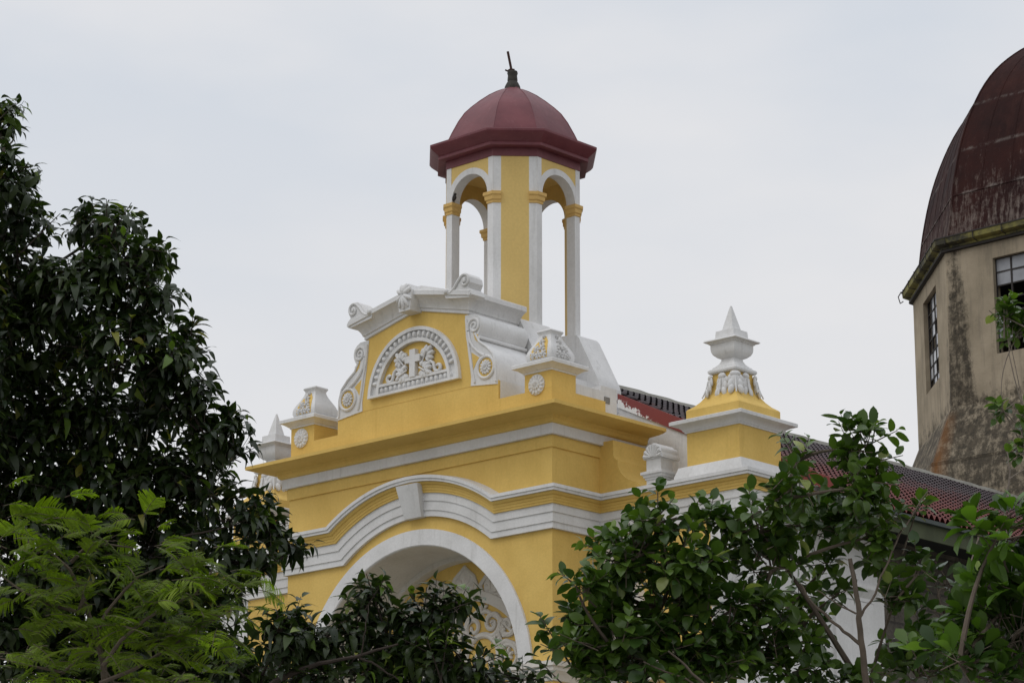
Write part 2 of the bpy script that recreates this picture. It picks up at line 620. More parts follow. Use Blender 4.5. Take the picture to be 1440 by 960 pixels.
def rosette(mb, cx, cz, y, r, petals=10, fn=None):
    """carved flower on a face looking towards -y"""
    f = fn or (lambda a, b, c: (a, b, c))
    o = len(mb.v)
    for ring, (rad, ln, wd, dp, k, ph) in enumerate(((0.68*r, 0.32*r, 0.20*r, 0.035, petals, 0), (0.34*r, 0.26*r, 0.15*r, 0.045, petals-2, 0.3))):
        for i in range(k):
            a = 2*PI*i/k+ph
            ca, sa = math.cos(a), math.sin(a)
            mb.ell((cx+ca*rad, y-0.008*ring, cz+sa*rad), (ca*ln, 0, sa*ln), (-sa*wd, 0, ca*wd), (0, -dp, 0), 7, 4)
    mb.ell((cx, y-0.01, cz), (0.14*r, 0, 0), (0, 0, 0.14*r), (0, -0.05, 0), 8, 4)
    for i in range(o, len(mb.v)):
        mb.v[i] = tuple(f(*mb.v[i]))


def leaf_relief(mb, cx, cz, y, size, ang, depth=0.05, lobes=5):
    """a lobed carved leaf lying on a face that looks towards -y"""
    ca, sa = math.cos(ang), math.sin(ang)
    # a fan of overlapping lobes
    for i in range(lobes):
        t = (i-(lobes-1)/2)/((lobes-1)/2)
        a = ang+t*1.9
        ln = size*(0.62-0.2*abs(t))
        mb.ell((cx+math.cos(a)*ln*0.62, y, cz+math.sin(a)*ln*0.62),
               (math.cos(a)*ln*0.62, 0, math.sin(a)*ln*0.62),
               (-math.sin(a)*size*0.17, 0, math.cos(a)*size*0.17), (0, -depth*(1-0.25*abs(t)), 0), 8, 5)
    mb.tube([(cx-ca*size*0.35, y-depth*0.5, cz-sa*size*0.35), (cx+ca*size*0.3, y-depth*1.05, cz+sa*size*0.3)], size*0.05, 5)


# ------------------------------------------------------------------ ground
g = MB().box(-1500, 1500, -1500, 1500, -0.6, 0.0).build('ground', GROUND)
g['kind'] = 'structure'

# ------------------------------------------------------------------ the church
CX = -3.5
church = thing('church', 'yellow and white church with carved gable, arched niche and slim belfry under maroon dome',
               'church', (CX, 3.0, 0.0))

# ---- walls of the projecting bay
ZC, RO, RI = 9.17, 3.04, 2.72         # arch centre height, outer and inner radius
SPR = 9.37                            # top of the impost
bay = MB()
NA = 40
apts = arc(CX, ZC, RI, PI-math.asin((SPR-ZC)/RI), math.asin((SPR-ZC)/RI), NA)
apts = [(CX-2.713, 0.0)]+apts+[(CX+2.713, 0.0)]
TOP = 13.5
rows_lo = [(x, 0.0, z) for x, z in apts]
rows_hi = [(x, 0.0, TOP) for x, z in apts]
bay.grid([rows_lo, rows_hi])
bay.add([(-7, 0, 0), (apts[0][0], 0, 0), (apts[0][0], 0, TOP), (-7, 0, TOP)], [(0, 1, 2, 3)])
bay.add([(apts[-1][0], 0, 0), (0, 0, 0), (0, 0, TOP), (apts[-1][0], 0, TOP)], [(0, 1, 2, 3)])
bay.add([(0, 0, 0), (0, 2.5, 0), (0, 2.5, 13.9), (0, 0, 13.9)], [(0, 1, 2, 3)])
bay.add([(-7, 0, 0), (-7, 2.5, 0), (-7, 2.5, 13.9), (-7, 0, 13.9)], [(3, 2, 1, 0)])
bay.add([(-7, 2.5, 0), (0, 2.5, 0), (0, 2.5, 13.9), (-7, 2.5, 13.9)], [(3, 2, 1, 0)])
bay.build('bay_wall', YEL, church)

# ---- arch: ring, soffit, tympanum with carving
ring = MB()
a0 = math.asin((SPR-ZC)/RO)
o_ = arc(CX, ZC, RO, PI-a0, a0, 56)
i_ = arc(CX, ZC, RI, PI-a0*1.1, a0*1.1, 56)
i2 = arc(CX, ZC, RI+0.02, PI-a0*1.1, a0*1.1, 56)
ring.grid([[(x, 0.0, z) for x, z in o_], [(x, -0.05, z) for x, z in o_],
           [(x, -0.065, z) for x, z in i2], [(x, -0.045, z) for x, z in i_], [(x, 0.02, z) for x, z in i_]])
arch_o = ring.build('archivolt', WHT, church)
sof = MB()
sof.grid([[(x, 0.01, z) for x, z in apts], [(x, 1.16, z) for x, z in apts]])
ii = arc(CX, ZC, RI-0.1, PI-a0, a0, 48)
ii = [(CX-2.61, 0.0)]+ii+[(CX+2.61, 0.0)]
sof.grid([[(x, 1.16, z) for x, z in apts], [(x, 1.16, z) for x, z in [(apts[0][0]+0.1, 0)]+arc(CX, ZC, RI-0.1, PI-a0, a0, NA)+[(apts[-1][0]-0.1, 0)]]])
sof.grid([[(x, 1.16, z) for x, z in ii], [(x, 1.40, z) for x, z in ii]])
sof.build('arch_soffit', WHT2, church)
tym = MB().box(-6.4, -0.6, 1.38, 1.5, 6.0, 12.2).build('tympanum', YEL, church)

rel = MB()
yb = 1.375
# palmette band under the arch
NPET = 9
for k in range(NPET):
    a = PI*(k+0.5)/NPET
    ca, sa = math.cos(a), math.sin(a)
    er, et = np.array((ca, 0, sa)), np.array((-sa, 0, ca))
    o3 = np.array((CX, yb, ZC))
    Y3 = np.array((0, 1.0, 0))
    # pointed outer leaf
    rel.tube([o3+er*2.0+et*0.20, o3+er*2.14+et*0.33, o3+er*2.32+et*0.25, o3+er*2.50+et*0.03, o3+er*2.56], [0.05, 0.055, 0.05, 0.04, 0.02], 6)
    rel.tube([o3+er*2.0-et*0.20, o3+er*2.14-et*0.33, o3+er*2.32-et*0.25, o3+er*2.50-et*0.03, o3+er*2.56], [0.05, 0.055, 0.05, 0.04, 0.02], 6)
    rel.ell(o3+er*2.24, er*0.28, et*0.27, -Y3*0.025, 14, 5)
    for t, ln, wd_ in ((0.0, 0.24, 0.075), (0.62, 0.18, 0.055), (-0.62, 0.18, 0.055), (1.15, 0.14, 0.05), (-1.15, 0.14, 0.05)):
        dv = er*math.cos(t)+et*math.sin(t)
        pv = -er*math.sin(t)+et*math.cos(t)
        rel.ell(o3+er*2.10+dv*ln*0.85, dv*ln*0.8, pv*wd_, -Y3*0.06, 9, 5)
    rel.ell(o3+(er*math.cos(PI/NPET/2*2)+et*math.sin(PI/NPET/2*2))*2.40, er*0.13, et*0.05, -Y3*0.05, 8, 5)
ro1, ri1 = arc(CX, ZC, 2.06, PI, 0, 44), arc(CX, ZC, 1.86, PI, 0, 44)
rel.grid([xz(ro1, 1.38), xz(ro1, 1.315), xz(ri1, 1.30), xz(ri1, 1.38)])
for sx in (-1, 1):
    def q(u):
        return [(CX+sx*x, ZC+z) for x, z in u]
    vines = [
        ([(0.0, 1.15), (0.10, 1.5), (0.35, 1.62), (0.62, 1.60), (0.95, 1.42), (1.25, 1.15)], 0.055),
        (arc(0.50, 0.74, 0.42, -0.35, PI+0.35, 20), 0.075),
        (spiral(0.74, 1.36, 0.25, 0.05, 4.4, 1.45, 26), 0.062),
        (spiral(0.26, 1.32, 0.22, 0.05, -1.2, -1.4, 26), 0.058),
        (spiral(1.14, 1.28, 0.24, 0.05, 1.0, -1.3, 24), 0.058),
        ([(0.90, 0.95), (1.1, 0.99), (1.3, 0.92), (1.46, 0.78)], 0.055),
        ([(1.36, 1.22), (1.42, 0.95), (1.44, 0.6), (1.42, 0.1), (1.36, -0.4)], 0.055),
        ([(1.62, 0.75), (1.64, 0.35), (1.6, -0.3)], 0.05),
        (arc(1.16, 0.70, 0.22, 0, 2*PI, 22), 0.055),
        ([(0.90, 0.72), (0.94, 0.4), (1.0, 0.1), (1.0, -0.4)], 0.062),
        ([(0.10, 0.74), (0.06, 0.4), (0.04, 0.0), (0.02, -0.5)], 0.062),
        (spiral(0.50, 0.12, 0.34, 0.06, 0.4, 1.35, 26), 0.06),
        (spiral(1.2, 0.10, 0.26, 0.05, 2.6, -1.35, 26), 0.055),
        (spiral(0.50, -0.55, 0.34, 0.06, 2.4, -1.35, 26), 0.06),
        ([(0.72, 0.35), (0.70, 0.60), (0.60, 0.74)], 0.05),
    ]
    for p, r0 in vines:
        rel.tube(xz(q(p), 1.365), [r0*(1-0.35*i/len(p)) for i in range(len(p))], 7, flat=((0, 1, 0), 0.95))
    for cx_, cz_, s_, a_ in ((0.50, 1.64, 0.24, PI/2), (0.98, 1.10, 0.28, 1.9), (0.98, 1.30, 0.2, 1.2), (0.40, 0.62, 0.30, 1.9), (0.66, 0.66, 0.24, 0.7), (0.50, 0.42, 0.28, -1.3),
                             (1.16, 0.70, 0.24, 1.4), (1.46, 0.98, 0.2, 0.4), (1.30, 0.38, 0.2, -0.8), (1.08, 0.36, 0.18, 2.2), (0.22, 1.02, 0.26, 2.6), (0.78, 1.02, 0.2, 0.9), (0.10, 1.72, 0.18, 1.9),
                             (1.55, 0.55, 0.17, -2.6), (0.22, 0.28, 0.24, -2.2), (0.80, 0.2, 0.2, -1.1), (0.50, 0.12, 0.26, 1.2), (1.2, 0.1, 0.22, 0.5), (0.74, -0.2, 0.24, -0.7), (1.5, 0.1, 0.2, 0.9), (0.74, 1.36, 0.13, 0.6), (1.14, 1.28, 0.13, 2.2)):
        leaf_relief(rel, CX+sx*cx_, ZC+cz_, 1.365, s_, a_ if sx > 0 else PI-a_, 0.055)
rel.build('carving', WHT2, tym)

# ---- impost moulding at the springing, both jambs and round the corner
imp_prof = [(0.0, 9.02), (0.03, 9.03), (0.05, 9.14), (0.10, 9.2), (0.10, 9.26), (0.14, 9.28), (0.14, 9.37), (0.0, 9.38)]
for sx in (1, -1):
    pl = [(-0.787, 0.5), (-0.787, 0.0), (0.0, 0.0), (0.0, 1.3)]
    if sx < 0:
        pl = [(2*CX-x, y) for x, y in pl][::-1]
    MB().hsweep(pl, imp_prof).build('impost', WHT2, church)

# ---- string course that rises over the arch
Z2 = 11.775
prof_low = [(-0.02, 0.0), (0.07, 0.0), (0.07, 0.11), (0.092, 0.114), (0.092, 0.285), (0.115, 0.29), (0.115, 0.43), (0.13, 0.435)]
prof_mid = [(0.12, 0.432), (0.15, 0.44), (0.155, 0.48), (0.166, 0.484), (0.171, 0.53), (0.182, 0.534), (0.19, 0.575), (0.225, 0.59), (0.25, 0.635), (0.12, 0.64)]
prof_top = [(0.10, 0.638), (0.29, 0.638), (0.29, 0.68), (0.315, 0.69), (0.315, 0.75), (-0.02, 0.785)]
half = 1.95
ch = 0.665
Rr = (half*half+ch*ch)/(2*ch)
cz = Z2+ch-Rr
aa = math.asin(half/Rr)
XC = -3.42


def arch_sweep(mb, prof):
    """the course runs level, rises concentrically over the arch and runs level again"""
    cols = []
    for o, h in prof:
        r, z = Rr+h, Z2+h
        am = math.acos((z-cz)/r)
        e = max(o, 0)
        c = [(-7.0-e, -o, z), (-6.2, -o, z)]
        c += [(XC+r*math.sin(-am+2*am*i/44), -o, cz+r*math.cos(-am+2*am*i/44)) for i in range(45)]
        c += [(-0.8, -o, z), (e, -o, z)]
        cols.append(c)
    mb.grid([list(t) for t in zip(*cols)])



def front_sweep(mb, path, prof, vertical=False, ext=True):
    n = len(path)
    nr = []
    for i in range(n-1):
        dx, dz = path[i+1][0]-path[i][0], path[i+1][1]-path[i][1]
        d = math.hypot(dx, dz)
        nr.append((-dz/d, dx/d))
    rows = []
    for i in range(n):
        p, q = nr[max(0, i-1)], nr[min(n-2, i)]
        k = 1+p[0]*q[0]+p[1]*q[1]
        mx_, mz_ = (p[0]+q[0])/k, (p[1]+q[1])/k
        if vertical:
            mx_, mz_ = 0, 1
        e = -1 if i == 0 else (1 if i == n-1 else 0)
        rows.append([(path[i][0]+mx_*h+(e*max(o, 0) if ext else 0), -o, path[i][1]+mz_*h) for o, h in prof])
    mb.grid(rows)


def zprof(p, z):
    return [(o, z+h) for o, h in p]


ring_plan = [(-1.0, 0.0), (0.0, 0.0), (0.0, 1.3), (3.4, 1.3), (3.4, 5.4)]
ring_plan_l = [(2*CX-x, y) for x, y in ring_plan][::-1]
course = None
for nm, pr, mt in (('string_course', prof_low, WHT), ('moulding', prof_mid, YEL), ('coping', prof_top, WHT)):
    b = MB()
    arch_sweep(b, pr)
    b.hsweep(ring_plan, zprof(pr, Z2), skip=(0,))
    b.hsweep(ring_plan_l, zprof(pr, Z2), skip=(3,))
    o = b.build(nm, mt, church if course is None else course)
    course = course or o
# keystone
k = MB()
pts = [(-3.64, 12.42), (-3.20, 12.42), (-3.13, 13.035), (-3.70, 13.035)]
ks = [(x, -0.135 if z < 12.7 else -0.325, z) for x, z in pts]+[(x, 0.0, z) for x, z in pts]
k.add(ks, [(0, 1, 2, 3), (4, 7, 6, 5), (0, 4, 5, 1), (1, 5, 6, 2), (2, 6, 7, 3), (3, 7, 4, 0)])
k.build('keystone', WHT, church)

# ---- main cornice
cplan = [(-7.0, 2.5), (-7.0, 0.0), (0.0, 0.0), (0.0, 2.5)]
fr = MB().hsweep(cplan, [(0.0, 13.286), (0.035, 13.29), (0.035, 13.51), (-0.02, 13.515)])
cor = MB()
cor.hsweep(cplan, [(0.06, 13.705), (0.125, 13.706), (0.15, 13.715), (0.175, 13.74), (0.178, 13.80), (0.192, 13.806), (0.205, 13.838), (0.225, 13.846),
                   (0.33, 13.852), (0.44, 13.860), (0.54, 13.874), (0.60, 13.890), (0.602, 13.897), (0.633, 13.899), (0.633, 13.965), (0.60, 13.975), (-0.02, 14.0)])
cornice = cor.build('cornice', YEL, church, 25)
fr.build('frieze', YEL, cornice)
MB().hsweep(cplan, [(-0.02, 13.512), (0.11, 13.512), (0.11, 13.708), (0.05, 13.709)]).build('fascia', WHT, cornice)
MB().box(-7, 0, 0, 2.5, 13.80, 13.985).build('cornice_top', YEL, cornice)

# ---- attic above the cornice
att = MB()
att.box(-6.995, -0.005, 0.003, 1.5, 13.98, 14.41)
att.box(-5.66, -1.34, 0.006, 1.34, 14.40, 14.775, 0)
att.build('attic', YEL, church)
aw = MB()
aw.box(-6.9, -0.12, 1.502, 1.96, 13.98, 14.74)
aw.box(-6.9, -0.1, 1.96, 2.49, 13.98, 14.26)
aw.box(-5.62, -1.32, 0.05, 1.36, 14.40, 14.78)
aw.box(-6.98, -0.02, 0.67, 1.46, 14.405, 14.60)
aw.box(-6.4, -0.75, 2.48, 2.69, 13.5, 14.72)
aw.build('attic_backing', WHT, church)

# piers with carved bell-shaped blocks
capp = [(0.0, 14.735), (0.022, 14.738), (0.022, 14.765), (0.04, 14.77), (0.06, 14.785), (0.10, 14.815), (0.145, 14.838), (0.175, 14.843), (0.175, 14.905), (0.165, 14.918), (-0.28, 14.94)]
for px0 in (-0.672, -6.995):
    x0, x1 = px0, px0+0.667
    cx, cy = (x0+x1)/2, 0.335
    pier = MB().box(x0, x1, 0.001, 0.667, 14.41, 14.75).build('pier', YEL, church)
    MB().hsweep([(x0, 0.667), (x0, 0.0), (x1, 0.0), (x1, 0.667)], capp, True).build('cap', WHT, pier)
    r_ = MB()
    r_.prism(arc(cx-0.03, 14.51, 0.195, 0, 2*PI, 28)[:-1], -0.02, 0.0)
    rosette(r_, cx-0.03, 14.51, -0.02, 0.20, 13)
    rosette(r_, cx-0.03, 14.51, -0.03, 0.115, 9)
    r_.build('rosette', WHT, pier)
    # bell-shaped block
    zb = 14.965
    bp = [(0.27, 0), (0.305, 0.025), (0.322, 0.075), (0.322, 0.125), (0.312, 0.17), (0.290, 0.225), (0.252, 0.295), (0.206, 0.37),
          (0.170, 0.44), (0.148, 0.50), (0.146, 0.53), (0.165, 0.56), (0.178, 0.585), (0.165, 0.61), (0.11, 0.625)]
    bp = [(a_, b_*1.02) for a_, b_ in bp]
    bl = MB().square(cx, cy, [(0.272, 14.92)]+[(s, zb+z) for s, z in bp])
    block = bl.build('bell_block', WHT, pier, 40)

    def bell(z):
        zs = [p[1] for p in bp]
        return float(np.interp(z, zs, [p[0] for p in bp]))
    panel = MB()
    rows = []
    for i in range(9):
        z = 0.05+0.44*i/8
        s = bell(z)
        wdt = s*0.66*min(1, (9-i)/4+0.25)
        rows.append([(cx-wdt+2*wdt*j/4, cy-s-0.004, zb+z) for j in range(5)])
    panel.grid(rows)
    panel.build('inset', YEL, block)
    for face in ((0, 1) if px0 > -3 else (0,)):
        tmp = MB()
        for (u, z, s_, a_) in ((0, 0.09, 0.15, PI/2), (-0.12, 0.10, 0.13, 2.2), (0.12, 0.10, 0.13, 0.95), (-0.06, 0.22, 0.14, 2.2),
                               (0.06, 0.22, 0.14, 0.95), (0.0, 0.35, 0.14, PI/2), (0.0, 0.47, 0.08, PI/2)):
            leaf_relief(tmp, u, z, -bell(z)-0.008, s_, a_, 0.035, 5)
        tmp.v = [(cx+x, cy+y, zb+z) if face == 0 else (cx-y, cy+x, zb+z) for x, y, z in tmp.v]
        tmp.build('carved_leaf', WHT, block)

# ---- pediment
ped = MB()
pp = [(CX-1.53, 14.77), (CX+1.53, 14.77), (CX+1.38, 16.20), (CX, 16.55), (CX-1.38, 16.20)]
ped.prism(pp, 0.0, 1.34)
pediment = ped.build('pediment', YEL, church)
cop = MB()
rp = [(0.0, -0.02), (0.035, -0.015), (0.035, 0.045), (0.06, 0.05), (0.065, 0.075), (0.085, 0.12), (0.13, 0.18), (0.19, 0.23), (0.24, 0.255),
      (0.265, 0.262), (0.265, 0.35), (0.25, 0.365), (-0.1, 0.40)]
rake = [(CX-1.37, 16.21), (CX, 16.54), (CX+1.37, 16.21)]
front_sweep(cop, rake, rp, True)
for sx in (1, -1):
    pl = [(CX+0.2, 0.0), (CX+1.37, 0.0), (CX+1.37, 1.36)]
    sk = (0,)
    if sx < 0:
        pl = [(2*CX-x, y) for x, y in pl][::-1]
        sk = (1,)
    cop.hsweep(pl, zprof(rp, 16.21), skip=sk)
top = [(CX-1.60, 16.585), (CX, 16.925), (CX+1.60, 16.585), (CX+1.60, 16.50), (CX, 16.80), (CX-1.60, 16.50)]
cop.prism(top, -0.20, 1.36)
top = [(CX-1.45, 16.60), (CX-0.15, 17.00), (CX+0.15, 17.00), (CX+1.45, 16.60)]
cop.prism(top, -0.03, 1.30)
cop.build('coping', WHT, pediment)
# carved leaf boss at the apex
bs = MB()
bs.prism([(CX-0.17, 16.46), (CX+0.13, 16.46), (CX+0.17, 16.86), (CX+0.1, 16.98), (CX-0.1, 16.98), (CX-0.2, 16.86)], -0.32, 0.1)
bs.ell((CX-0.02, -0.30, 16.70), (0.17, 0, 0), (0, 0, 0.25), (0, -0.06, 0), 12, 6)
for k_, (a, ln, wd_) in enumerate(((PI/2+1.05, 0.20, 0.055), (PI/2+0.35, 0.19, 0.055), (PI/2-0.35, 0.19, 0.055), (PI/2-1.05, 0.20, 0.055),
                                   (-PI/2, 0.24, 0.05), (-PI/2-0.5, 0.24, 0.045), (-PI/2+0.5, 0.24, 0.045), (-PI/2-1.1, 0.21, 0.045), (-PI/2+1.1, 0.21, 0.045))):
    ca, sa = math.cos(a), math.sin(a)
    bs.ell((CX-0.02+ca*ln*0.55, -0.35, 16.78+sa*ln*0.62), (ca*ln*0.55, 0.015, sa*ln*0.6), (-sa*wd_, 0, ca*wd_), (0, -0.05, 0), 8, 5)
bs.build('leaf_boss', WHT, pediment)
# scrolls on the ends of the coping
for sx in (1, -1):
    def q(u):
        return [(CX+sx*(-2.12+(x+2.12)*1.1-CX), 16.5+(z-16.5)*1.14) for x, z in u]
    ac = MB()
    body = q([(-2.50, 16.60), (-2.36, 16.62), (-2.27, 16.70), (-2.19, 16.80), (-2.09, 16.87), (-1.98, 16.87), (-1.90, 16.80), (-1.88, 16.70),
              (-1.93, 16.61), (-1.86, 16.56), (-1.83, 16.48), (-1.9, 16.44), (-2.45, 16.52)])
    ac.prism(body, -0.24, 0.12)
    ac.tube(xz(q(spiral(-2.0, 16.74, 0.125, 0.03, 2.6, -1.25, 24)), -0.25), 0.028, 6)
    ac.tube(xz(q([(-2.08, 16.83), (-2.16, 16.76), (-2.24, 16.66), (-2.33, 16.60), (-2.42, 16.60)]), -0.25), 0.028, 6)
    ac.ell((CX+sx*(-2.46-CX), -0.24, 16.65), (0.065, 0, 0), (0, 0, 0.065), (0, -0.08, 0), 10, 5)
    ac.ell((CX+sx*(-1.99-CX), -0.24, 16.775), (0.05, 0, 0), (0, 0, 0.05), (0, -0.05, 0), 10, 5)
    ac.tube([(CX+sx*(-1.87-CX), -0.26, 16.50), (CX+sx*(-1.87-CX), 0.12, 16.50)], 0.045, 8)
    ac.build('scroll', WHT, pediment)

# half-round panel with egg moulding, cross and vine
lun = MB()
LX, LZ = CX-0.02, 14.965


def half_ring(mb, r0, r1, y0, y1, n=44):
    A, B = arc(LX, LZ, r1, PI, 0, n), arc(LX, LZ, r0, PI, 0, n)
    mb.grid([xz(A, y1), xz(A, y0), xz(B, y0), xz(B, y1)])


half_ring(lun, 1.155, 1.225, -0.085, 0.0)
half_ring(lun, 0.935, 1.005, -0.085, 0.0)
half_ring(lun, 1.0, 1.16, -0.03, 0.0)
lun.box(LX-1.228, LX+1.228, -0.089, 0.0, LZ-0.003, LZ+0.05)
lun.box(LX-0.97, LX+0.97, -0.081, 0.0, LZ+0.18, LZ+0.235)
lun.box(LX-1.16, LX+1.16, -0.034, 0.0, LZ+0.04, LZ+0.19)
for i in range(25):
    a = PI*(i+0.9)/26.0
    c_, s_ = math.cos(a), math.sin(a)
    if s_*1.08 < 0.26:
        continue
    lun.ell((LX+c_*1.08, -0.03, LZ+s_*1.08), (c_*0.078, 0, s_*0.078), (-s_*0.05, 0, c_*0.05), (0, -0.07, 0), 8, 5)
for i in range(17):
    x = LX-0.98+0.1225*i
    lun.ell((x, -0.03, LZ+0.115), (0.048, 0, 0.025), (-0.025, 0, 0.062), (0, -0.06, 0), 8, 5)
frame = lun.build('half_round_frame', WHT, pediment)
cr_ = MB()
cr_.box(LX-0.075, LX+0.075, -0.10, 0.0, LZ+0.235, LZ+0.78)
cr_.box(LX-0.20, LX-0.074, -0.10, 0.0, LZ+0.52, LZ+0.66)
cr_.box(LX+0.074, LX+0.20, -0.10, 0.0, LZ+0.52, LZ+0.66)
cr_.build('cross', WHT, frame)
vn = MB()
for sx in (1, -1):
    for cx_, cz_, s_, a_ in ((0.33, 0.60, 0.33, 0.9), (0.27, 0.34, 0.34, -0.5)):
        leaf_relief(vn, LX+sx*cx_, LZ+cz_, -0.03, s_, a_ if sx > 0 else PI-a_, 0.085, 7)
    vn.ell((LX+sx*0.23, -0.05, LZ+0.46), (0.06, 0, 0), (0, 0, 0.06), (0, -0.06, 0), 8, 5)
    p = [(0.2, 0.68), (0.26, 0.74), (0.33, 0.72)]
    vn.tube(xz([(LX+sx*x, LZ+z) for x, z in p], -0.05), 0.025, 6)
    p = [(0.36, 0.40), (0.46, 0.47), (0.53, 0.42), (0.56, 0.32)]+[(0.655+r*math.cos(a), 0.325+r*math.sin(a)) for r, a in
                                                               [(0.095-0.0035*i, 3.3+0.32*i) for i in range(18)]]
    vn.tube(xz([(LX+sx*x, LZ+z) for x, z in p], -0.045), 0.036, 7)
vn.build('carved_vine', WHT, frame)

# side scrolls of the pediment
for sx in (1, -1):
    def q(u):
        return [(CX+sx*(x-CX), z) for x, z in u]
    outl = [(-2.20, 16.18), (-1.96, 16.17), (-1.86, 16.12), (-1.80, 16.05), (-1.775, 15.96), (-1.785, 15.88), (-1.82, 15.80), (-1.87, 15.73),
            (-1.87, 15.66), (-1.83, 15.61), (-1.75, 15.545), (-1.66, 15.48), (-1.56, 15.41), (-1.47, 15.33), (-1.41, 15.24), (-1.375, 15.12),
            (-1.355, 14.98), (-1.352, 14.70), (-2.04, 14.775), (-2.03, 14.95), (-2.14, 15.6)]
    sb = MB()
    sb.prism(q(outl), -0.012, 1.30)
    sb.tube([(CX+sx*(-1.84-CX), -0.01, 15.69), (CX+sx*(-1.84-CX), 1.30, 15.69)], 0.035, 8)
    scr = sb.build('scroll_bracket', WHT, pediment, 40)
    yi = MB()
    yi.prism(q([(-2.02, 15.42), (-1.82, 15.29), (-1.90, 15.20), (-1.965, 15.08)]), -0.018, 0.0)
    yi.prism(q([(-1.98, 15.82), (-1.86, 15.74), (-1.88, 15.66), (-1.84, 15.58), (-1.93, 15.66)]), -0.018, 0.0)
    yi.prism(q(arc(-1.64, 15.07, 0.185, 0, 2*PI, 24)[:-1]), -0.019, 0.0)
    yi.build('inset', YEL, scr)
    rb = MB()
    rb.tube(xz(q(spiral(-1.955, 15.93, 0.165, 0.02, 3.6, -1.9, 40)), -0.02), [0.034-0.0004*i for i in range(41)], 7)
    rb.tube(xz(q([(-2.1, 15.84), (-2.06, 15.66), (-1.97, 15.52), (-1.83, 15.39), (-1.68, 15.30)]), -0.02), 0.032, 6)
    rb.tube(xz(q([(-2.16, 16.1), (-2.13, 15.75), (-2.06, 15.45), (-2.0, 15.1), (-1.93, 14.82)]), -0.02), 0.025, 6)
    rb.tube(xz(q([(-1.93, 15.78), (-1.82, 15.60), (-1.62, 15.46), (-1.46, 15.30), (-1.40, 15.1), (-1.385, 14.75)]), -0.02), 0.024, 6)
    rb.tube(xz(q(arc(-1.64, 15.07, 0.21, 0, 2*PI, 28)), -0.02), 0.032, 6)
    rb.build('scroll_rib', WHT, scr)
    rs = MB()
    rosette(rs, CX+sx*(-1.64-CX), 15.07, -0.025, 0.15, 12)
    rs.build('rosette', WHT, scr)

# ---- white base of the belfry with sloping buttresses
pb = MB()
pb.box(-5.5, -1.5, 1.36, 3.70, 13.9, 15.28)
for sx in (1, -1):
    for y0, y1 in ((1.37, 2.26), (3.07, 3.69)):
        poly = [(-2.75, 14.9), (-2.75, 16.46), (-2.26, 16.43), (-2.10, 16.40), (-2.04, 16.33), (-1.60, 15.50), (-1.51, 15.33), (-1.495, 14.9)]
        pb.prism([(CX+sx*(x-CX), z) for x, z in poly], y0, y1)
pb.box(-4.9, -2.3, 1.4, 3.65, 15.2, 16.2)
plinth = pb.build('belfry_base', WHT, church)
MB().box(-0.13, -0.105, 1.60, 1.75, 14.42, 14.54).build('vent', GREYBOX, plinth)

# ---- belfry
BX, BY, BA, BB = CX, 2.715, 1.252, 0.638
OCT = [(-BB, -BA), (BB, -BA), (BA, -BB), (BA, BB), (BB, BA), (-BB, BA), (-BA, BB), (-BA, -BB)]


def octa(a, b, z):
    return [(BX+x*a, BY+y*a, z) for x, y in b]


def rot(k, p):
    for _ in range(k):
        p = (-p[1], p[0])
    return (BX+p[0], BY+p[1])


OW, TH = 0.49, 0.22          # half opening, wall thickness
SZ, TZ = 19.17, 19.95        # springing of the arches, top of the wall
t1 = 0.157/math.sqrt(2)
bel = MB()
for kq in range(4):
    P_ = [(OW, -BA), (BB, -BA), (BB+t1, -BA+t1), (BA-t1, -BB-t1), (BA, -BB), (BA, -OW), (BA-TH, -OW), (OW, -BA+TH)]
    mats = [1, 1, 0, 1, 1, 1, 0, 1]
    W_ = [rot(kq, p) for p in P_]
    for i in range(8):
        a, b = W_[i], W_[(i+1) % 8]
        bel.add([(a[0], a[1], 15.9), (b[0], b[1], 15.9), (b[0], b[1], SZ), (a[0], a[1], SZ)], [(0, 1, 2, 3)], mats[i])
        if i in (1, 2, 3):
            bel.add([(a[0], a[1], SZ), (b[0], b[1], SZ), (b[0], b[1], TZ), (a[0], a[1], TZ)], [(0, 1, 2, 3)], mats[i])
        if i == 6:
            bel.add([(a[0], a[1], SZ), (b[0], b[1], SZ), (b[0], b[1], TZ), (a[0], a[1], TZ)], [(0, 1, 2, 3)], 0)
    # spandrels over the opening, soffit and inner skin
    ap = arc(0, SZ, OW, PI, 0, 24)
    f_lo, f_hi, b_lo, b_hi = [], [], [], []
    for x, z in [(-BB, SZ)]+ap+[(BB, SZ)]:
        pf = rot(kq, (x, -BA))
        pbk = rot(kq, (x, -BA+TH))
        f_lo.append((*pf, z)); f_hi.append((*pf, TZ)); b_lo.append((*pbk, z)); b_hi.append((*pbk, TZ))
    bel.grid([f_lo, f_hi], 0)
    bel.grid([b_lo[1:-1], b_hi[1:-1]], 0)
    bel.grid([f_lo[1:-1], b_lo[1:-1]], 1)
bel.add(octa(0.97, OCT, TZ-0.02), [tuple(range(8))], 0)
belfry = bel.build('belfry', [BEL_YEL, WHT], church)
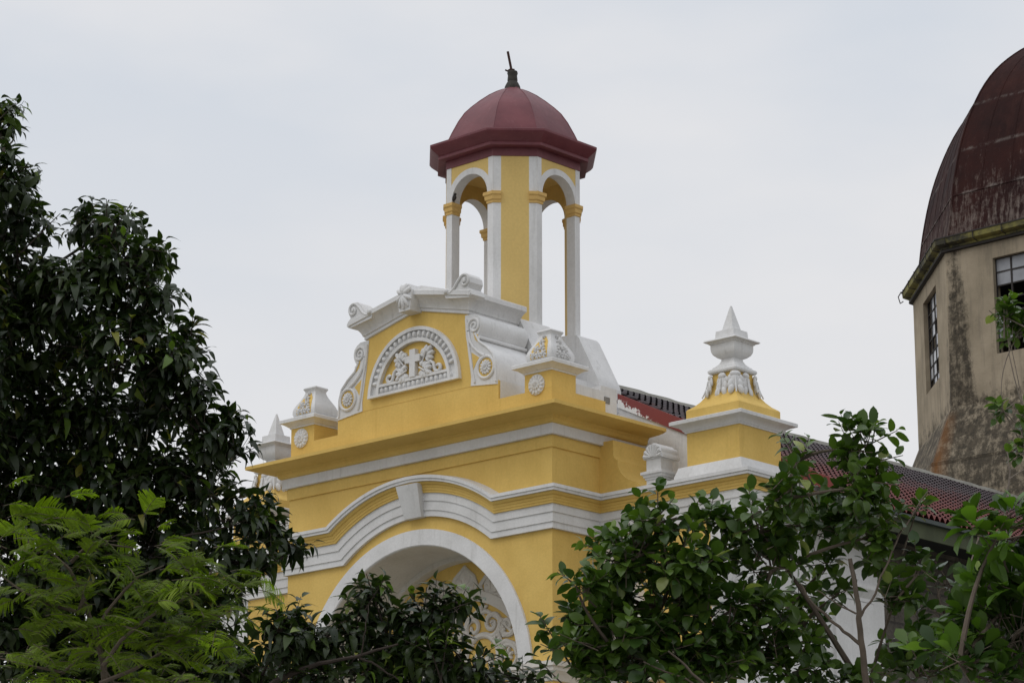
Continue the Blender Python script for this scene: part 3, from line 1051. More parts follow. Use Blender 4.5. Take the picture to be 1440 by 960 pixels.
for kq in range(4):
    tr = MB()
    A, B = arc(0, SZ, 0.615, PI, 0, 28), arc(0, SZ, OW-0.002, PI, 0, 28)

    def f3(x, y, z):
        return (*rot(kq, (x, y)), z)
    A = [(max(-0.6, min(0.6, x)), z) for x, z in A]
    tr.grid([[f3(x, -BA, z) for x, z in A], [f3(x, -BA-0.012, z) for x, z in A], [f3(x, -BA-0.012, z) for x, z in B], [f3(x, -BA+0.01, z) for x, z in B]])
    tr.build('arch_trim', WHT, belfry)
    for s in (-1, 1):
        st = MB()
        x0, x1 = (0.51, BB-0.001) if s > 0 else (-BB+0.001, -0.51)
        st.prism([(x0, SZ+0.02), (x1, SZ+0.02), (x1, TZ-0.03), (x0, TZ-0.03)], -BA-0.007, -BA+0.01, 0, f3)
        st.build('corner_strip', WHT, belfry)
capprof = [(0.0, 18.93), (0.018, 18.94), (0.018, 18.985), (0.04, 19.0), (0.045, 19.04), (0.045, 19.075), (0.068, 19.10), (0.068, 19.16), (0.0, 19.175)]
for kq in range(4):
    pth = [(OW, -BA+TH), (OW, -BA), (BB, -BA), (BB+t1, -BA+t1)]
    MB().hsweep([rot(kq, p) for p in pth], capprof).build('capital', CAPY, belfry)
    pth = [(-x, y) for x, y in pth][::-1]
    MB().hsweep([rot(kq, p) for p in pth], capprof).build('capital', CAPY, belfry)
plan8 = [(BX+x, BY+y) for x, y in OCT]
ev = MB().hsweep(plan8, [(0.0, 19.905), (0.018, 19.905), (0.018, 20.075), (0.165, 20.08), (0.175, 20.085), (0.175, 20.14), (0.165, 20.155), (0.20, 20.19),
                         (0.30, 20.27), (0.335, 20.315), (0.345, 20.33), (0.345, 20.372), (0.32, 20.385), (0.0, 20.45)], True)
ev.build('eave', MAR, belfry, 25)
dp = [(1.01, 20.42), (0.985, 20.52), (0.93, 20.69), (0.83, 20.96), (0.735, 21.16), (0.63, 21.31), (0.50, 21.47), (0.36, 21.62), (0.24, 21.72), (0.14, 21.785), (0.02, 21.80)]
dm = MB()
rows = [octa(s, OCT, z) for s, z in dp]
fine_rows = []
for r in rows:                                # a few points along each facet so the sheets can sag a little
    fr_ = []
    for j in range(8):
        a, b = np.array(r[j]), np.array(r[(j+1) % 8])
        for t in range(5):
            sag = 0.012*math.sin(PI*t/5)*random.uniform(-1, 1) if t else 0
            p = a+(b-a)*t/5
            d = np.array([p[0]-BX, p[1]-BY, 0.0])
            d /= np.linalg.norm(d)+1e-9
            fr_.append(tuple(p+d*sag))
    fine_rows.append(fr_)
dm.grid(fine_rows, 0, True)
for j in range(8):                            # folded seams
    dm.tube([np.array(rows[i][j])+np.array([0, 0, 0.004]) for i in range(len(rows)-1)], 0.007, 5)
dome = dm.build('dome', MAR, belfry, 14)
kn = MB()
kn.lathe((BX, BY), [(0.165, 21.78), (0.165, 21.83), (0.155, 21.87), (0.125, 21.93), (0.10, 21.97), (0.105, 22.0), (0.10, 22.05), (0.095, 22.1), (0.11, 22.15), (0.10, 22.19), (0.03, 22.2)], 16)
knob = kn.build('finial_knob', KNOB, belfry)
rd = MB()
rd.tube([(BX, BY, 22.16), (BX-0.02, BY-0.02, 22.25), (BX-0.06, BY-0.08, 22.62)], 0.027, 7)
rd.tube([(BX+0.03, BY+0.03, 22.23), (BX-0.03, BY-0.02, 22.25), (BX-0.09, BY-0.06, 22.21), (BX-0.11, BY-0.10, 22.23)], 0.019, 6)
rd.build('broken_rod', RUSTROD, belfry)

# ---- wings either side of the bay
for sx in (1, -1):
    def qx(x):
        return x if sx > 0 else 2*CX-x

    def bx(mb, x0, x1, y0, y1, z0, z1):
        a, b = sorted((qx(x0), qx(x1)))
        return mb.box(a, b, y0, y1, z0, z1)
    wg = bx(MB(), 0.0, 3.398, 1.302, 5.4, 0.0, 12.50)
    wing = wg.build('wing_wall', WHT, church)
    bx(MB(), 0.55, 2.6, 1.292, 1.31, 0.0, 11.76).build('plaster_panel', YEL, wing)
    # S-shaped console beside the bay, under the return of the cornice
    cons = [(-0.02, 12.48), (-0.02, 13.58), (0.345, 13.58), (0.35, 13.30), (0.37, 13.24), (0.45, 13.185), (0.455, 13.11), (0.48, 13.02), (0.53, 12.93),
            (0.61, 12.85), (0.70, 12.79), (0.76, 12.765), (0.80, 12.74), (0.92, 12.70), (1.05, 12.60), (1.10, 12.48)]
    MB().prism([(qx(x), z) for x, z in cons], 1.30, 2.5).build('console', YEL, wing, 40)
    # shell-topped pedestal
    sp_ = MB()
    sxn = qx(1.43)
    cyp = 1.33
    sp_.square(sxn, cyp, [(0.17, 12.48), (0.17, 12.655), (0.19, 12.66), (0.19, 12.69), (0.215, 12.70), (0.215, 12.735), (0.25, 12.755), (0.25, 12.80), (0.17, 12.83), (0.17, 13.03), (0.18, 13.05)])
    fan = []
    for i in range(37):
        a = PI*i/36
        rr = 0.265+0.02*abs(math.sin(a*4.5))
        fan.append((sxn-rr*math.cos(a)*0.82, 13.04+rr*math.sin(a)))
    sp_.prism(fan, cyp-0.19, cyp+0.30)
    pedestal = sp_.build('shell_pedestal', WHT, wing)
    fl = MB()
    for i in range(8):
        a = PI*(i+0.5)/8
        fl.tube([(sxn-0.05*math.cos(a), cyp-0.20, 13.07), (sxn-0.25*math.cos(a)*0.82, cyp-0.20, 13.04+0.25*math.sin(a))], [0.012, 0.04], 6)
    fl.build('shell_flutes', WHT, pedestal)
    # corner pinnacle
    fx, fy = qx(2.63), 1.99
    fb = MB()
    fb.square(fx, fy, [(0.79, 12.44), (0.775, 12.62), (0.715, 12.80), (0.60, 12.835)])
    finial = fb.build('pinnacle', WHT, wing)
    MB().square(fx, fy, [(0.60, 12.80), (0.60, 13.46)]).build('pedestal', YEL, finial)
    MB().square(fx, fy, [(0.60, 13.44), (0.632, 13.441), (0.632, 13.468), (0.65, 13.471), (0.67, 13.51), (0.73, 13.55), (0.78, 13.57), (0.83, 13.58), (0.83, 13.64), (0.80, 13.655), (0.61, 13.68)]).build('pedestal_cap', WHT, finial)
    MB().square(fx, fy, [(0.605, 13.67), (0.605, 13.86), (0.585, 13.885), (0.50, 13.945), (0.42, 14.03), (0.36, 14.12), (0.31, 14.22), (0.27, 14.35), (0.255, 14.56)]).build('shoulder', YEL, finial, 22)
    urn = [(0.26, 14.54), (0.30, 14.55), (0.32, 14.575), (0.32, 14.61), (0.295, 14.635), (0.262, 14.645), (0.255, 14.67), (0.225, 14.69), (0.175, 14.74), (0.143, 14.80), (0.138, 14.835),
           (0.19, 14.86), (0.245, 14.91), (0.272, 14.97), (0.278, 15.03), (0.278, 15.10), (0.30, 15.105), (0.305, 15.125), (0.35, 15.135), (0.372, 15.15), (0.36, 15.175), (0.30, 15.195), (0.215, 15.215),
           (0.205, 15.36), (0.128, 15.37), (0.012, 15.85)]
    MB().square(fx, fy, urn).build('spire', WHT, finial, 30)
    lv = MB()
    for i in range(8):
        if i % 2 == 0:
            a = PI/2*(i//2)
            bx_, by_, wdt = math.cos(a), math.sin(a), 0.125
        else:
            a = PI/2*(i//2)+PI/4
            bx_, by_, wdt = math.cos(a)*1.36, math.sin(a)*1.36, 0.14
        tx_, ty_ = -math.sin(a), math.cos(a)
        ta = np.array((tx_, ty_, 0.0))
        na = np.array((math.cos(a), math.sin(a), 0.0))

        def lp(u, z, k=0.0):
            rad = float(np.interp(z, [14.08, 14.2, 14.35, 14.52], [0.40, 0.335, 0.29, 0.285]))
            if abs(bx_)+abs(by_) > 1.2:
                rad *= 1.0
            return np.array((fx+bx_*rad, fy+by_*rad, z))+ta*u+na*k
        Zv = np.array((0, 0, 1.0))
        lv.ell(lp(0, 14.30), ta*wdt*0.66, na*0.038, Zv*0.20, 10, 7)
        for zz_, hh in ((14.17, 0.085), (14.28, 0.09), (14.39, 0.085)):
            for sg in (-1, 1):
                lv.ell(lp(sg*wdt*0.62, zz_, 0.0), ta*0.05+Zv*sg*0.03, na*0.03, Zv*hh-ta*sg*0.035, 8, 5)
        lv.ell(lp(0, 14.475, 0.02), ta*wdt*0.72, na*0.042, Zv*0.06, 10, 6)
        lv.tube([lp(0, 14.10, 0.03), lp(0, 14.25, 0.052), lp(0, 14.42, 0.055)], 0.014, 5)
    lv.build('carved_leaf_collar', WHT, finial, 50)
    # pilaster strip and its moulding on the flank
    xs = 3.4
    pm = MB()
    pl = [(xs, 3.75), (xs, 5.02)]
    pr = [(0.0, 10.62), (0.06, 10.62), (0.06, 10.7), (0.10, 10.74), (0.18, 10.82), (0.20, 10.84), (0.20, 10.92), (0.0, 10.95)]
    if sx < 0:
        pl = [(qx(x), y) for x, y in pl][::-1]
    pm.hsweep(pl, pr)
    bx(pm, 3.39, 3.46, 3.8, 4.97, 0.0, 10.63)
    pm.build('pilaster', WHT, wing)
    # sweeping volute with scale pattern on the wing front
    vl = MB()
    vo = [(0.35, 11.70), (0.95, 11.66), (1.0, 11.45), (0.92, 11.2), (0.95, 10.9), (1.10, 10.6), (1.35, 10.3), (1.65, 10.0), (1.8, 9.6), (1.6, 9.1), (1.1, 8.9), (0.75, 9.3), (0.55, 10.0), (0.40, 10.7)]
    vl.prism([(qx(x), z) for x, z in vo], 1.05, 1.30)
    vv = vl.build('volute', WHT2, wing, 40)
    scs = MB()
    for r_i in range(9):
        t = r_i/8
        z = 11.45-1.9*t
        xl = float(np.interp(z, [9.3, 10.0, 10.7, 11.7], [0.85, 0.65, 0.5, 0.45]))
        xr = float(np.interp(z, [9.5, 10.0, 10.6, 11.2, 11.6], [1.65, 1.55, 1.0, 0.85, 0.88]))
        nn = max(2, int((xr-xl)/0.2))
        for c_ in range(nn):
            x = xl+(xr-xl)*(c_+0.5+0.5*(r_i % 2)*0.6)/nn
            scs.ell((qx(x), 1.05, z), (0.12, 0, 0), (0, 0, 0.13), (0, -0.025, 0), 10, 4)
    scs.build('scales', WHT2, vv)
MB().prism([(2.66, 10.2), (3.05, 10.2), (3.4, 11.70), (3.15, 11.70)], 0.95, 1.30).build('bracket', WHT, church)

# ---- gable wall behind, its red board, the roof, ridge and eaves
gw = MB()
gw.prism([(-0.72, 13.9), (-0.72, 14.88), (3.42, 12.90), (3.42, 12.3), (0.0, 12.3)], 2.70, 2.92)
gable = gw.build('gable_wall', WHT, church)
rbm = MB()
rbm.prism([(-0.70, 14.896), (4.32, 12.486), (4.32, 12.22), (-0.70, 14.625)], 2.66, 2.698)
rbm.build('bargeboard', RED, gable)


def roof_z(x):
    return 14.32-0.494*x


rf = MB()
nx, Y0, Y1 = 26, 2.93, 24.0
per = 0.18
ny = int((Y1-Y0)/per)
xs_ = np.linspace(-3.5, 4.28, nx+1)
for i in range(nx):
    xa, xb = xs_[i], xs_[i+1]+0.045
    za, zb = roof_z(xa)+0.005, roof_z(xb)+0.05
    ra, rb_, rc = [], [], []
    j0 = 0 if xa > -1.2 else 6*int((5.2-Y0)/per)
    for j in range(j0, ny*6+1):
        y = Y0+per*j/6
        ph = (j % 6)/6
        c_ = (0.0, 0.048, 0.060, 0.048, 0.0, -0.008)[j % 6]
        jit = 0.006*math.sin(j//6*12.9+i*7.7)
        ra.append((xa, y, za+c_*0.8+jit)); rb_.append((xb+jit, y, zb+c_*(1 if c_ > 0 else 6)+jit))
    rf.grid([ra, rb_])
rf.add([(-3.5, 5.2, roof_z(-3.5)-0.02), (4.26, 5.2, roof_z(4.26)-0.02), (4.26, Y1, roof_z(4.26)-0.02), (-3.5, Y1, roof_z(-3.5)-0.02)], [(0, 1, 2, 3)])
rf.add([(-3.5, Y0, roof_z(-3.5)), (-11.3, Y0, roof_z(4.3)), (-11.3, Y1, roof_z(4.3)), (-3.5, Y1, roof_z(-3.5))], [(0, 1, 2, 3)])
roof = rf.build('roof', TILE, church, 40)
rdg = []
for i in range(60):
    y = 5.3+i*(Y1-5.3)/59
    rdg.append((-3.5, y, 16.07+0.012*math.sin(i*2.1)))
MB().tube(rdg, 0.115, 8).build('ridge_cap', MORTAR, roof)
fs_ = MB()
fs_.box(4.26, 4.30, 2.72, Y1, 11.80, 12.09)
bottom = []
fs_.build('fascia_board', MOSSY, roof)
gt = MB()
for y0, y1 in ((2.75, 6.55), (6.56, 10.2), (10.21, 14.0), (14.01, 18.0), (18.01, Y1)):
    gt.box(4.302, 4.40, y0, y1, 12.085, 12.16)
gt.build('gutter', GUTTER, roof)
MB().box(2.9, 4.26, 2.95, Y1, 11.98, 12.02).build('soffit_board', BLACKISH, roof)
nv = MB()
nv.box(-10.2, 3.2, 5.38, Y1, 0.0, 12.0)
nv.build('nave_wall', STONE, church)

# ------------------------------------------------------------------ the old domed tower behind
TX, TY, TA = -3.5, 27.5, 5.7
tower = thing('domed_tower', 'old stained octagonal tower with broken windows under a large rusted dome, behind the tiled roof', 'tower', (TX, TY, 0))
O8 = [(-0.4142, -1), (0.4142, -1), (1, -0.4142), (1, 0.4142), (0.4142, 1), (-0.4142, 1), (-1, 0.4142), (-1, -0.4142)]


def o8(a, z):
    return [(TX+x*a, TY+y*a, z) for x, y in O8]


def o8p(a):
    return [(TX+x*a, TY+y*a) for x, y in O8]


HW = 0.93
WZ0, WZ1 = 20.13, 22.66
tw = MB()
rows = [o8(6.7, 0.0), o8(6.55, 15.2), o8(6.32, 17.42), o8(6.26, 17.50), o8(5.86, 18.55), o8(5.70, 18.95)]
fine_rows = []
for r in rows:
    fr_ = []
    for j in range(8):
        a, b = np.array(r[j]), np.array(r[(j+1) % 8])
        fr_.append(tuple(a))
    fine_rows.append(fr_)
tw.grid(fine_rows, 0, True)


def side_map(j):
    a, b = np.array(o8(TA, 0)[j]), np.array(o8(TA, 0)[(j+1) % 8])
    mid = (a+b)/2
    t = (b-a)/np.linalg.norm(b-a)
    nrm = np.array([mid[0]-TX, mid[1]-TY, 0.0])
    nrm /= np.linalg.norm(nrm)
    return lambda u, dd, z: tuple(mid+t*u-nrm*dd+np.array([0, 0, z]))


hs = TA*0.4142
for j in range(8):
    fm = side_map(j)
    for (u0, u1, z0, z1) in ((-hs, -HW, 18.95, 23.3), (HW, hs, 18.95, 23.3), (-HW, HW, 18.95, WZ0), (-HW, HW, WZ1, 23.3)):
        tw.add([fm(u0, 0, z0), fm(u1, 0, z0), fm(u1, 0, z1), fm(u0, 0, z1)], [(0, 1, 2, 3)])
        tw.add([fm(u0, 0.3, z0), fm(u1, 0.3, z0), fm(u1, 0.3, z1), fm(u0, 0.3, z1)], [(3, 2, 1, 0)])
    for (ua, za, ub, zb) in ((-HW, WZ0, HW, WZ0), (HW, WZ0, HW, WZ1), (HW, WZ1, -HW, WZ1), (-HW, WZ1, -HW, WZ0)):
        tw.add([fm(ua, 0, za), fm(ub, 0, zb), fm(ub, 0.3, zb), fm(ua, 0.3, za)], [(0, 1, 2, 3)])
tw.build('tower_wall', CONC, tower)
MB().hsweep(o8p(6.30), [(0.0, 17.36), (0.03, 17.37), (0.03, 17.45), (-0.03, 17.48)], True).build('base_ledge', CONC, tower)
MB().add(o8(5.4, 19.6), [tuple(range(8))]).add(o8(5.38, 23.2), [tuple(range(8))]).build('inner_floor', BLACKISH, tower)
gm = MB().hsweep(o8p(TA), [(0.0, 23.14), (0.10, 23.16), (0.10, 23.22), (0.20, 23.23), (0.265, 23.26), (0.28, 23.40), (0.25, 23.40), (0.235, 23.29), (0.10, 23.29), (-0.1, 23.40)], True)
gm.build('gutter', OLDGUT, tower)
MB().hsweep(o8p(TA), [(0.262, 23.396), (0.296, 23.396), (0.296, 23.43), (0.262, 23.43), (0.262, 23.396)], True).hsweep(
    o8p(TA), [(0.0, 23.08), (0.11, 23.085), (0.11, 23.145), (0.0, 23.15)], True).build('gutter_rim', DARKMETAL, tower)
for j in (0, 7):
    fm = side_map(j)
    for i in range(6):
        u = -hs+0.2+i*(2*hs-0.4)/5
        MB().tube([fm(u, -0.10, 23.18), fm(u, -0.30, 23.22), fm(u, -0.31, 23.42)], 0.014, 5).build('gutter_bracket', DARKMETAL, tower)
c0 = np.array(o8(TA+0.33, 23.4)[7])
hk = MB()
hk.tube([c0+np.array((0.05, 0, 0.05)), c0+np.array((-0.06, 0, -0.08)), c0+np.array((0.0, 0, -0.28)), c0+np.array((0.10, 0, -0.24))], 0.016, 5)
hk.build('gutter_bracket', DARKMETAL, tower)
# windows
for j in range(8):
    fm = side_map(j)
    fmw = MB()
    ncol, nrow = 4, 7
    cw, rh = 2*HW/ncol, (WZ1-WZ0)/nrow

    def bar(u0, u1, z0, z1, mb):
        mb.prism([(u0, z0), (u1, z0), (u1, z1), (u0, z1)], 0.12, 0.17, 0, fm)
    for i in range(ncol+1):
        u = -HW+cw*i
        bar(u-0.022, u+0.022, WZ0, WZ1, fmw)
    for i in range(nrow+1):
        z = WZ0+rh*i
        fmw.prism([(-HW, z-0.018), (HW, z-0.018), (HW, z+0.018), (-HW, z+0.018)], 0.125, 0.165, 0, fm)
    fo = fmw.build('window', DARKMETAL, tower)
    pn, pn2 = MB(), MB()
    for a in range(ncol):
        for b in range(nrow):
            full = (j == 0 and b >= nrow-2) or (j == 7 and (a, b) in ((0, 1), (1, 0), (1, 1), (0, 2), (1, 2), (2, 2), (2, 3), (1, 5), (2, 6), (3, 2), (1, 6)))
            if not full and random.random() < (0.82 if j in (0, 7) else 0.55):
                continue
            tgt = pn2 if (j == 7) else pn
            u0, z0 = -HW+cw*a+0.022, WZ0+rh*b+0.018
            tl = random.uniform(-0.01, 0.01)
            tgt.add([fm(u0, 0.145+tl, z0), fm(u0+cw-0.044, 0.145, z0), fm(u0+cw-0.044, 0.145-tl, z0+rh-0.036), fm(u0, 0.145, z0+rh-0.036)], [(0, 1, 2, 3)])
    if pn.v:
        pn.build('pane', GLASS, fo)
    if pn2.v:
        pn2.build('pane', GLASS2, fo)
# dome
tp = [(0.99, 23.3), (0.978, 23.6), (0.962, 24.24), (0.942, 25.02), (0.905, 26.0), (0.856, 26.86), (0.785, 27.74), (0.70, 28.44), (0.60, 28.98), (0.50, 29.38), (0.40, 29.70), (0.30, 30.0), (0.18, 30.34), (0.05, 30.6)]
dt = MB()
_tp = np.array(tp)
tp = []
for i in range(len(_tp)-1):                    # round the profile off
    p0, p1, p2, p3 = _tp[max(0, i-1)], _tp[i], _tp[i+1], _tp[min(len(_tp)-1, i+2)]
    for tt in (0.0, 0.34, 0.67):
        tp.append(tuple(0.5*((2*p1)+(p2-p0)*tt+(2*p0-5*p1+4*p2-p3)*tt*tt+(3*p1-p0-3*p2+p3)*tt**3)))
tp.append(tuple(_tp[-1]))
rows = [o8(TA*s, z) for s, z in tp]
dt.grid(rows, 0, True)
dt.add(rows[-1], [tuple(range(8))])
for j in range(8):
    dt.tube([rows[i][j] for i in range(len(rows))], 0.028, 6)
for jj in range(8):                       # standing seams and lap joints of the sheets
    for t in (0.2, 0.4, 0.6, 0.8):
        dt.tube([np.array(rows[i][jj])*(1-t)+np.array(rows[i][(jj+1) % 8])*t for i in range(len(rows))], 0.011, 4)
for s, z in ((0.901, 25.98), (0.80, 27.36), (0.609, 28.68), (0.951, 24.7)):
    dt.hsweep(o8p(TA*s), [(0.0, z-0.03), (0.022, z-0.025), (0.012, z+0.03), (0.0, z+0.03)], True)
dt.build('dome', RUST, tower, 14)


# ------------------------------------------------------------------ a small bird on a belfry capital
bd = MB()
bp_ = rot(0, (-OW+0.02, -BA+0.03))
bx_, by_, bz_ = bp_[0], bp_[1], 19.19
bird = thing('bird', 'tiny dark bird perched on the left capital of the belfry arch', 'bird', (bx_, by_, bz_))
bd.ell((bx_, by_, bz_+0.085), (0.055, 0.01, 0.035), (-0.008, 0.04, 0), (-0.03, 0, 0.05), 10, 7)
bd.ell((bx_+0.035, by_, bz_+0.155), (0.03, 0, 0), (0, 0.027, 0), (0, 0, 0.03), 8, 6)
bd.tube([(bx_+0.06, by_, bz_+0.155), (bx_+0.085, by_, bz_+0.15)], [0.009, 0.002], 5)
bd.tube([(bx_-0.04, by_, bz_+0.06), (bx_-0.10, by_, bz_+0.01)], [0.024, 0.014], 6, flat=((0, 0, 1), 0.5))
for s in (-0.014, 0.014):
    bd.tube([(bx_, by_+s, bz_+0.05), (bx_+0.004, by_+s, bz_-0.01)], 0.005, 5)
bd.build('body', BIRD, bird)


# ------------------------------------------------------------------ trees
def leaf_template(ln, wd, shape, fold, droop, nseg=5):
    """a leaf blade along +x, normal +z"""
    prof = {'ellip': [0.0, 0.62, 0.98, 0.92, 0.55, 0.0], 'round': [0.0, 0.80, 1.0, 0.97, 0.70, 0.0], 'obov': [0.0, 0.40, 0.72, 1.0, 0.85, 0.0]}[shape]
    vs = []
    for i in range(nseg+1):
        t = i/nseg
        x = ln*t*(1-0.18*droop*t)
        z = -droop*ln*0.55*t*t
        hw = wd*0.5*prof[i]
        if i in (0, nseg):
            vs.append((x, 0, z))
        else:
            vs += [(x, -hw, z+hw*fold), (x, 0, z), (x, hw, z+hw*fold)]
    fs = [(0, 2, 1), (0, 3, 2)]
    for i in range(nseg-2):
        b = 1+3*i
        fs += [(b, b+1, b+4, b+3), (b+1, b+2, b+5, b+4)]
    b = 1+3*(nseg-2)
    e = b+3
    fs += [(b, b+1, e), (b+1, b+2, e)]
    return np.array(vs), fs


class Leaves:
    def __init__(self):
        self.V, self.F, self.T, self.n = [], [], [], 0

    def put(self, tmpl, pos, xd, nd, scale, tint):
        """many leaves at once: pos, xd (blade direction), nd (rough normal) are (N, 3)"""
        vs, fs = tmpl
        xd = xd/(np.linalg.norm(xd, axis=1)[:, None]+1e-9)
        yd = np.cross(nd, xd)
        yd = yd/(np.linalg.norm(yd, axis=1)[:, None]+1e-9)
        zd = np.cross(xd, yd)
        W = pos[:, None, :]+scale[:, None, None]*(vs[None, :, 0:1]*xd[:, None, :]+vs[None, :, 1:2]*yd[:, None, :]+vs[None, :, 2:3]*zd[:, None, :])
        N, k = len(pos), len(vs)
        self.V.append(W.reshape(-1, 3))
        self.T.append(np.repeat(tint, k))
        base = self.n+np.arange(N)*k
        for q in fs:
            self.F.append(base[:, None]+np.array(q)[None, :])
        self.n += N*k

    def build(self, name, mat, parent):
        V = np.concatenate(self.V)
        T = np.concatenate(self.T)
        me = bpy.data.meshes.new(name)
        me.vertices.add(len(V))
        me.vertices.foreach_set('co', V.astype(np.float32).ravel())
        loops = np.concatenate([f.ravel() for f in self.F]).astype(np.int32)
        tot = np.concatenate([np.full(len(f), f.shape[1], np.int32) for f in self.F])
        st = np.concatenate([[0], np.cumsum(tot)[:-1]]).astype(np.int32)
        me.loops.add(len(loops))
        me.loops.foreach_set('vertex_index', loops)
        me.polygons.add(len(tot))
        me.polygons.foreach_set('loop_start', st)
        me.polygons.foreach_set('loop_total', tot)
        me.update(calc_edges=True)
        me.polygons.foreach_set('use_smooth', np.ones(len(tot), bool))
        a = me.attributes.new('tint', 'FLOAT', 'POINT')
        a.data.foreach_set('value', T.astype(np.float32))
        me.materials.append(mat)
        o = bpy.data.objects.new(name, me)
        C.objects.link(o)
        attach(o, parent)
        return o


def bez(p0, p1, sag, n=7):
    p0, p1 = np.array(p0, float), np.array(p1, float)
    mid = (p0+p1)/2+np.array(sag, float)
    return [(1-t)**2*p0+2*t*(1-t)*mid+t*t*p1 for t in np.linspace(0, 1, n)]


def unit(v):
    return v/(np.linalg.norm(v)+1e-9)


def broadleaf(name, label, trunk_base, crown_base, blobs, d, ln, wd, shape, leafm, barkm, per_area, nleaf=(8, 12), droop=(0.5, 1.3), fold=0.35,
              young=0.06, thick=1.0, group=None, shoots=(), limbs=None, trunk_r=0.16, rosette_style=False, extra_limbs=(), limb_r=1.0):
    """blobs: (px, py, rx, ry[, depth]) ellipsoids of foliage; leafy twigs fill them, denser near the outside"""
    t = thing(name, label, 'tree', tuple(trunk_base))
    tb, cb = np.array(trunk_base, float), np.array(crown_base, float)
    wood = MB()
    wood.tube(bez(tb, cb, (0.15, -0.1, 0.2), 9), list(np.linspace(trunk_r, trunk_r*0.55, 9)), 9)
    trunk = wood.build('trunk', barkm, t)
    br = MB()
    L_ = Leaves()
    tm = [leaf_template(ln, wd, shape, fold*f_, dr) for dr in np.linspace(droop[0], droop[1], 4) for f_ in (0.4, 1.0, 1.5)]
    acc = {i: [[], [], [], [], []] for i in range(len(tm))}

    def sprig(pos, axis, k, size=1.0, yb=0.0):
        axis = unit(axis)
        length = ln*random.uniform(0.9, 1.7)*size
        side = unit(np.cross(axis, rng.normal(size=3)))
        up2 = np.cross(axis, side)
        tip = pos+axis*length
        ph = random.uniform(0, 6.28)
        shade = random.uniform(0.0, 0.62)
        isy = random.random() < young+yb
        for i in range(k):
            s = (i+0.6)/k
            if rosette_style:
                s = 0.75+0.25*s
            ang = ph+i*2.4
            rad = side*math.cos(ang)+up2*math.sin(ang)
            p = pos+axis*length*s
            dirv = unit(rad*random.uniform(0.75, 1.1)+axis*(0.25+0.7*s)+np.array([0, 0, random.uniform(-0.25, 0.3)]))
            nrm = unit(axis*0.45+np.array([0, 0, 1.1])+rng.normal(size=3)*0.42)
            tint = min(0.72, max(0, shade+random.uniform(-0.28, 0.28)))
            if isy and s > 0.62:
                tint = random.uniform(0.74, 0.93)
            elif random.random() < 0.02:
                tint = random.uniform(0.9, 1.0)
            g_ = acc[random.randrange(len(tm))]
            g_[0].append(p+rad*ln*0.10); g_[1].append(dirv); g_[2].append(nrm)
            g_[3].append(random.uniform(0.62, 1.15)*size*(0.7 if (s > 0.85 and not rosette_style) else 1)); g_[4].append(tint)
        return tip

    mpp = d/FPX
    nodes = []
    for bi, bl in enumerate(blobs):
        px, py, rx, ry = bl[:4]
        dd = d+(bl[4] if len(bl) > 4 else random.uniform(-0.5, 0.5))
        c = at(px, py, dd)
        rxm, rym = rx*mpp, ry*mpp
        rzm = min(1.6, max(rxm, rym)*thick)
        # limb to the blob from the nearest earlier node or the crown base
        src = cb
        if nodes:
            cand = sorted(nodes, key=lambda q: np.linalg.norm(q-c)+2.0*max(0, q[2]-c[2]+0.25))
            src = cand[0] if np.linalg.norm(cand[0]-c) < np.linalg.norm(cb-c) else cb
        low = c-_u*rym*0.35
        r0 = limb_r*min(0.04, 0.012+0.012*np.linalg.norm(low-src))
        br.tube(bez(src, low, rng.normal(size=3)*0.08+np.array([0, 0, 0.10]), 7), list(np.linspace(r0, 0.011*limb_r, 7)), 6)
        nodes.append(low)
        n = max(3, int(per_area*rx*ry*PI/1000.0))
        for _ in range(n):
            while True:
                q = rng.uniform(-1, 1, 3)
                r2 = q@q
                if r2 <= 1:
                    break
            rr = math.sqrt(r2)
            q = q/(rr+1e-6)*(rr**0.6)*random.choice((0.85, 0.95, 1.0, 1.0, 1.05, 1.12, 1.3))
            off = _r*q[0]*rxm+_u*q[1]*rym+(-_f)*q[2]*rzm
            p = c+off*0.94
            ax = unit(off/max(rxm, rym)+np.array([0, 0, 0.42])+rng.normal(size=3)*0.35)
            if random.random() < 0.3:
                s_ = low+(p-low)*0.25
                br.tube(bez(s_, p, rng.normal(size=3)*0.04, 4), [0.010, 0.008, 0.006, 0.004], 4)
            tip = sprig(p-ax*ln*0.6, ax, random.randint(*nleaf))
            br.tube([p-ax*ln*1.2, tip], [0.006, 0.003], 4)
    for (px, py, ax_, ay_, ddp, k) in shoots:      # single shoots that stand out of the outline
        tip0 = at(px, py, d+ddp)
        ax = unit(_r*ax_+_u*ay_)
        sprig(tip0-ax*ln*1.3, ax, k, 0.9, 0.25)
        br.tube([tip0-ax*ln*3.2, tip0], [0.012, 0.004], 5)
    for pts, r0, r1 in extra_limbs:
        P = [at(a, b, d+c) for a, b, c in pts]
        Q = []
        for i in range(len(P)-1):
            for s in range(4):
                Q.append(P[i]+(P[i+1]-P[i])*s/4+rng.normal(size=3)*0.006)
        Q.append(P[-1])
        br.tube(Q, list(np.linspace(r0*0.72, r1*0.7, len(Q))), 7)
    for i, (P, X, Nn, S, T) in acc.items():
        if P:
            L_.put(tm[i], np.array(P), np.array(X), np.array(Nn), np.array(S), np.array(T))
    L_.build('crown', leafm, t)
    br.build('branch', barkm, trunk)
    return t


def gp(px, py, d):
    p = at(px, py, d)
    return (p[0], p[1], 0.0)


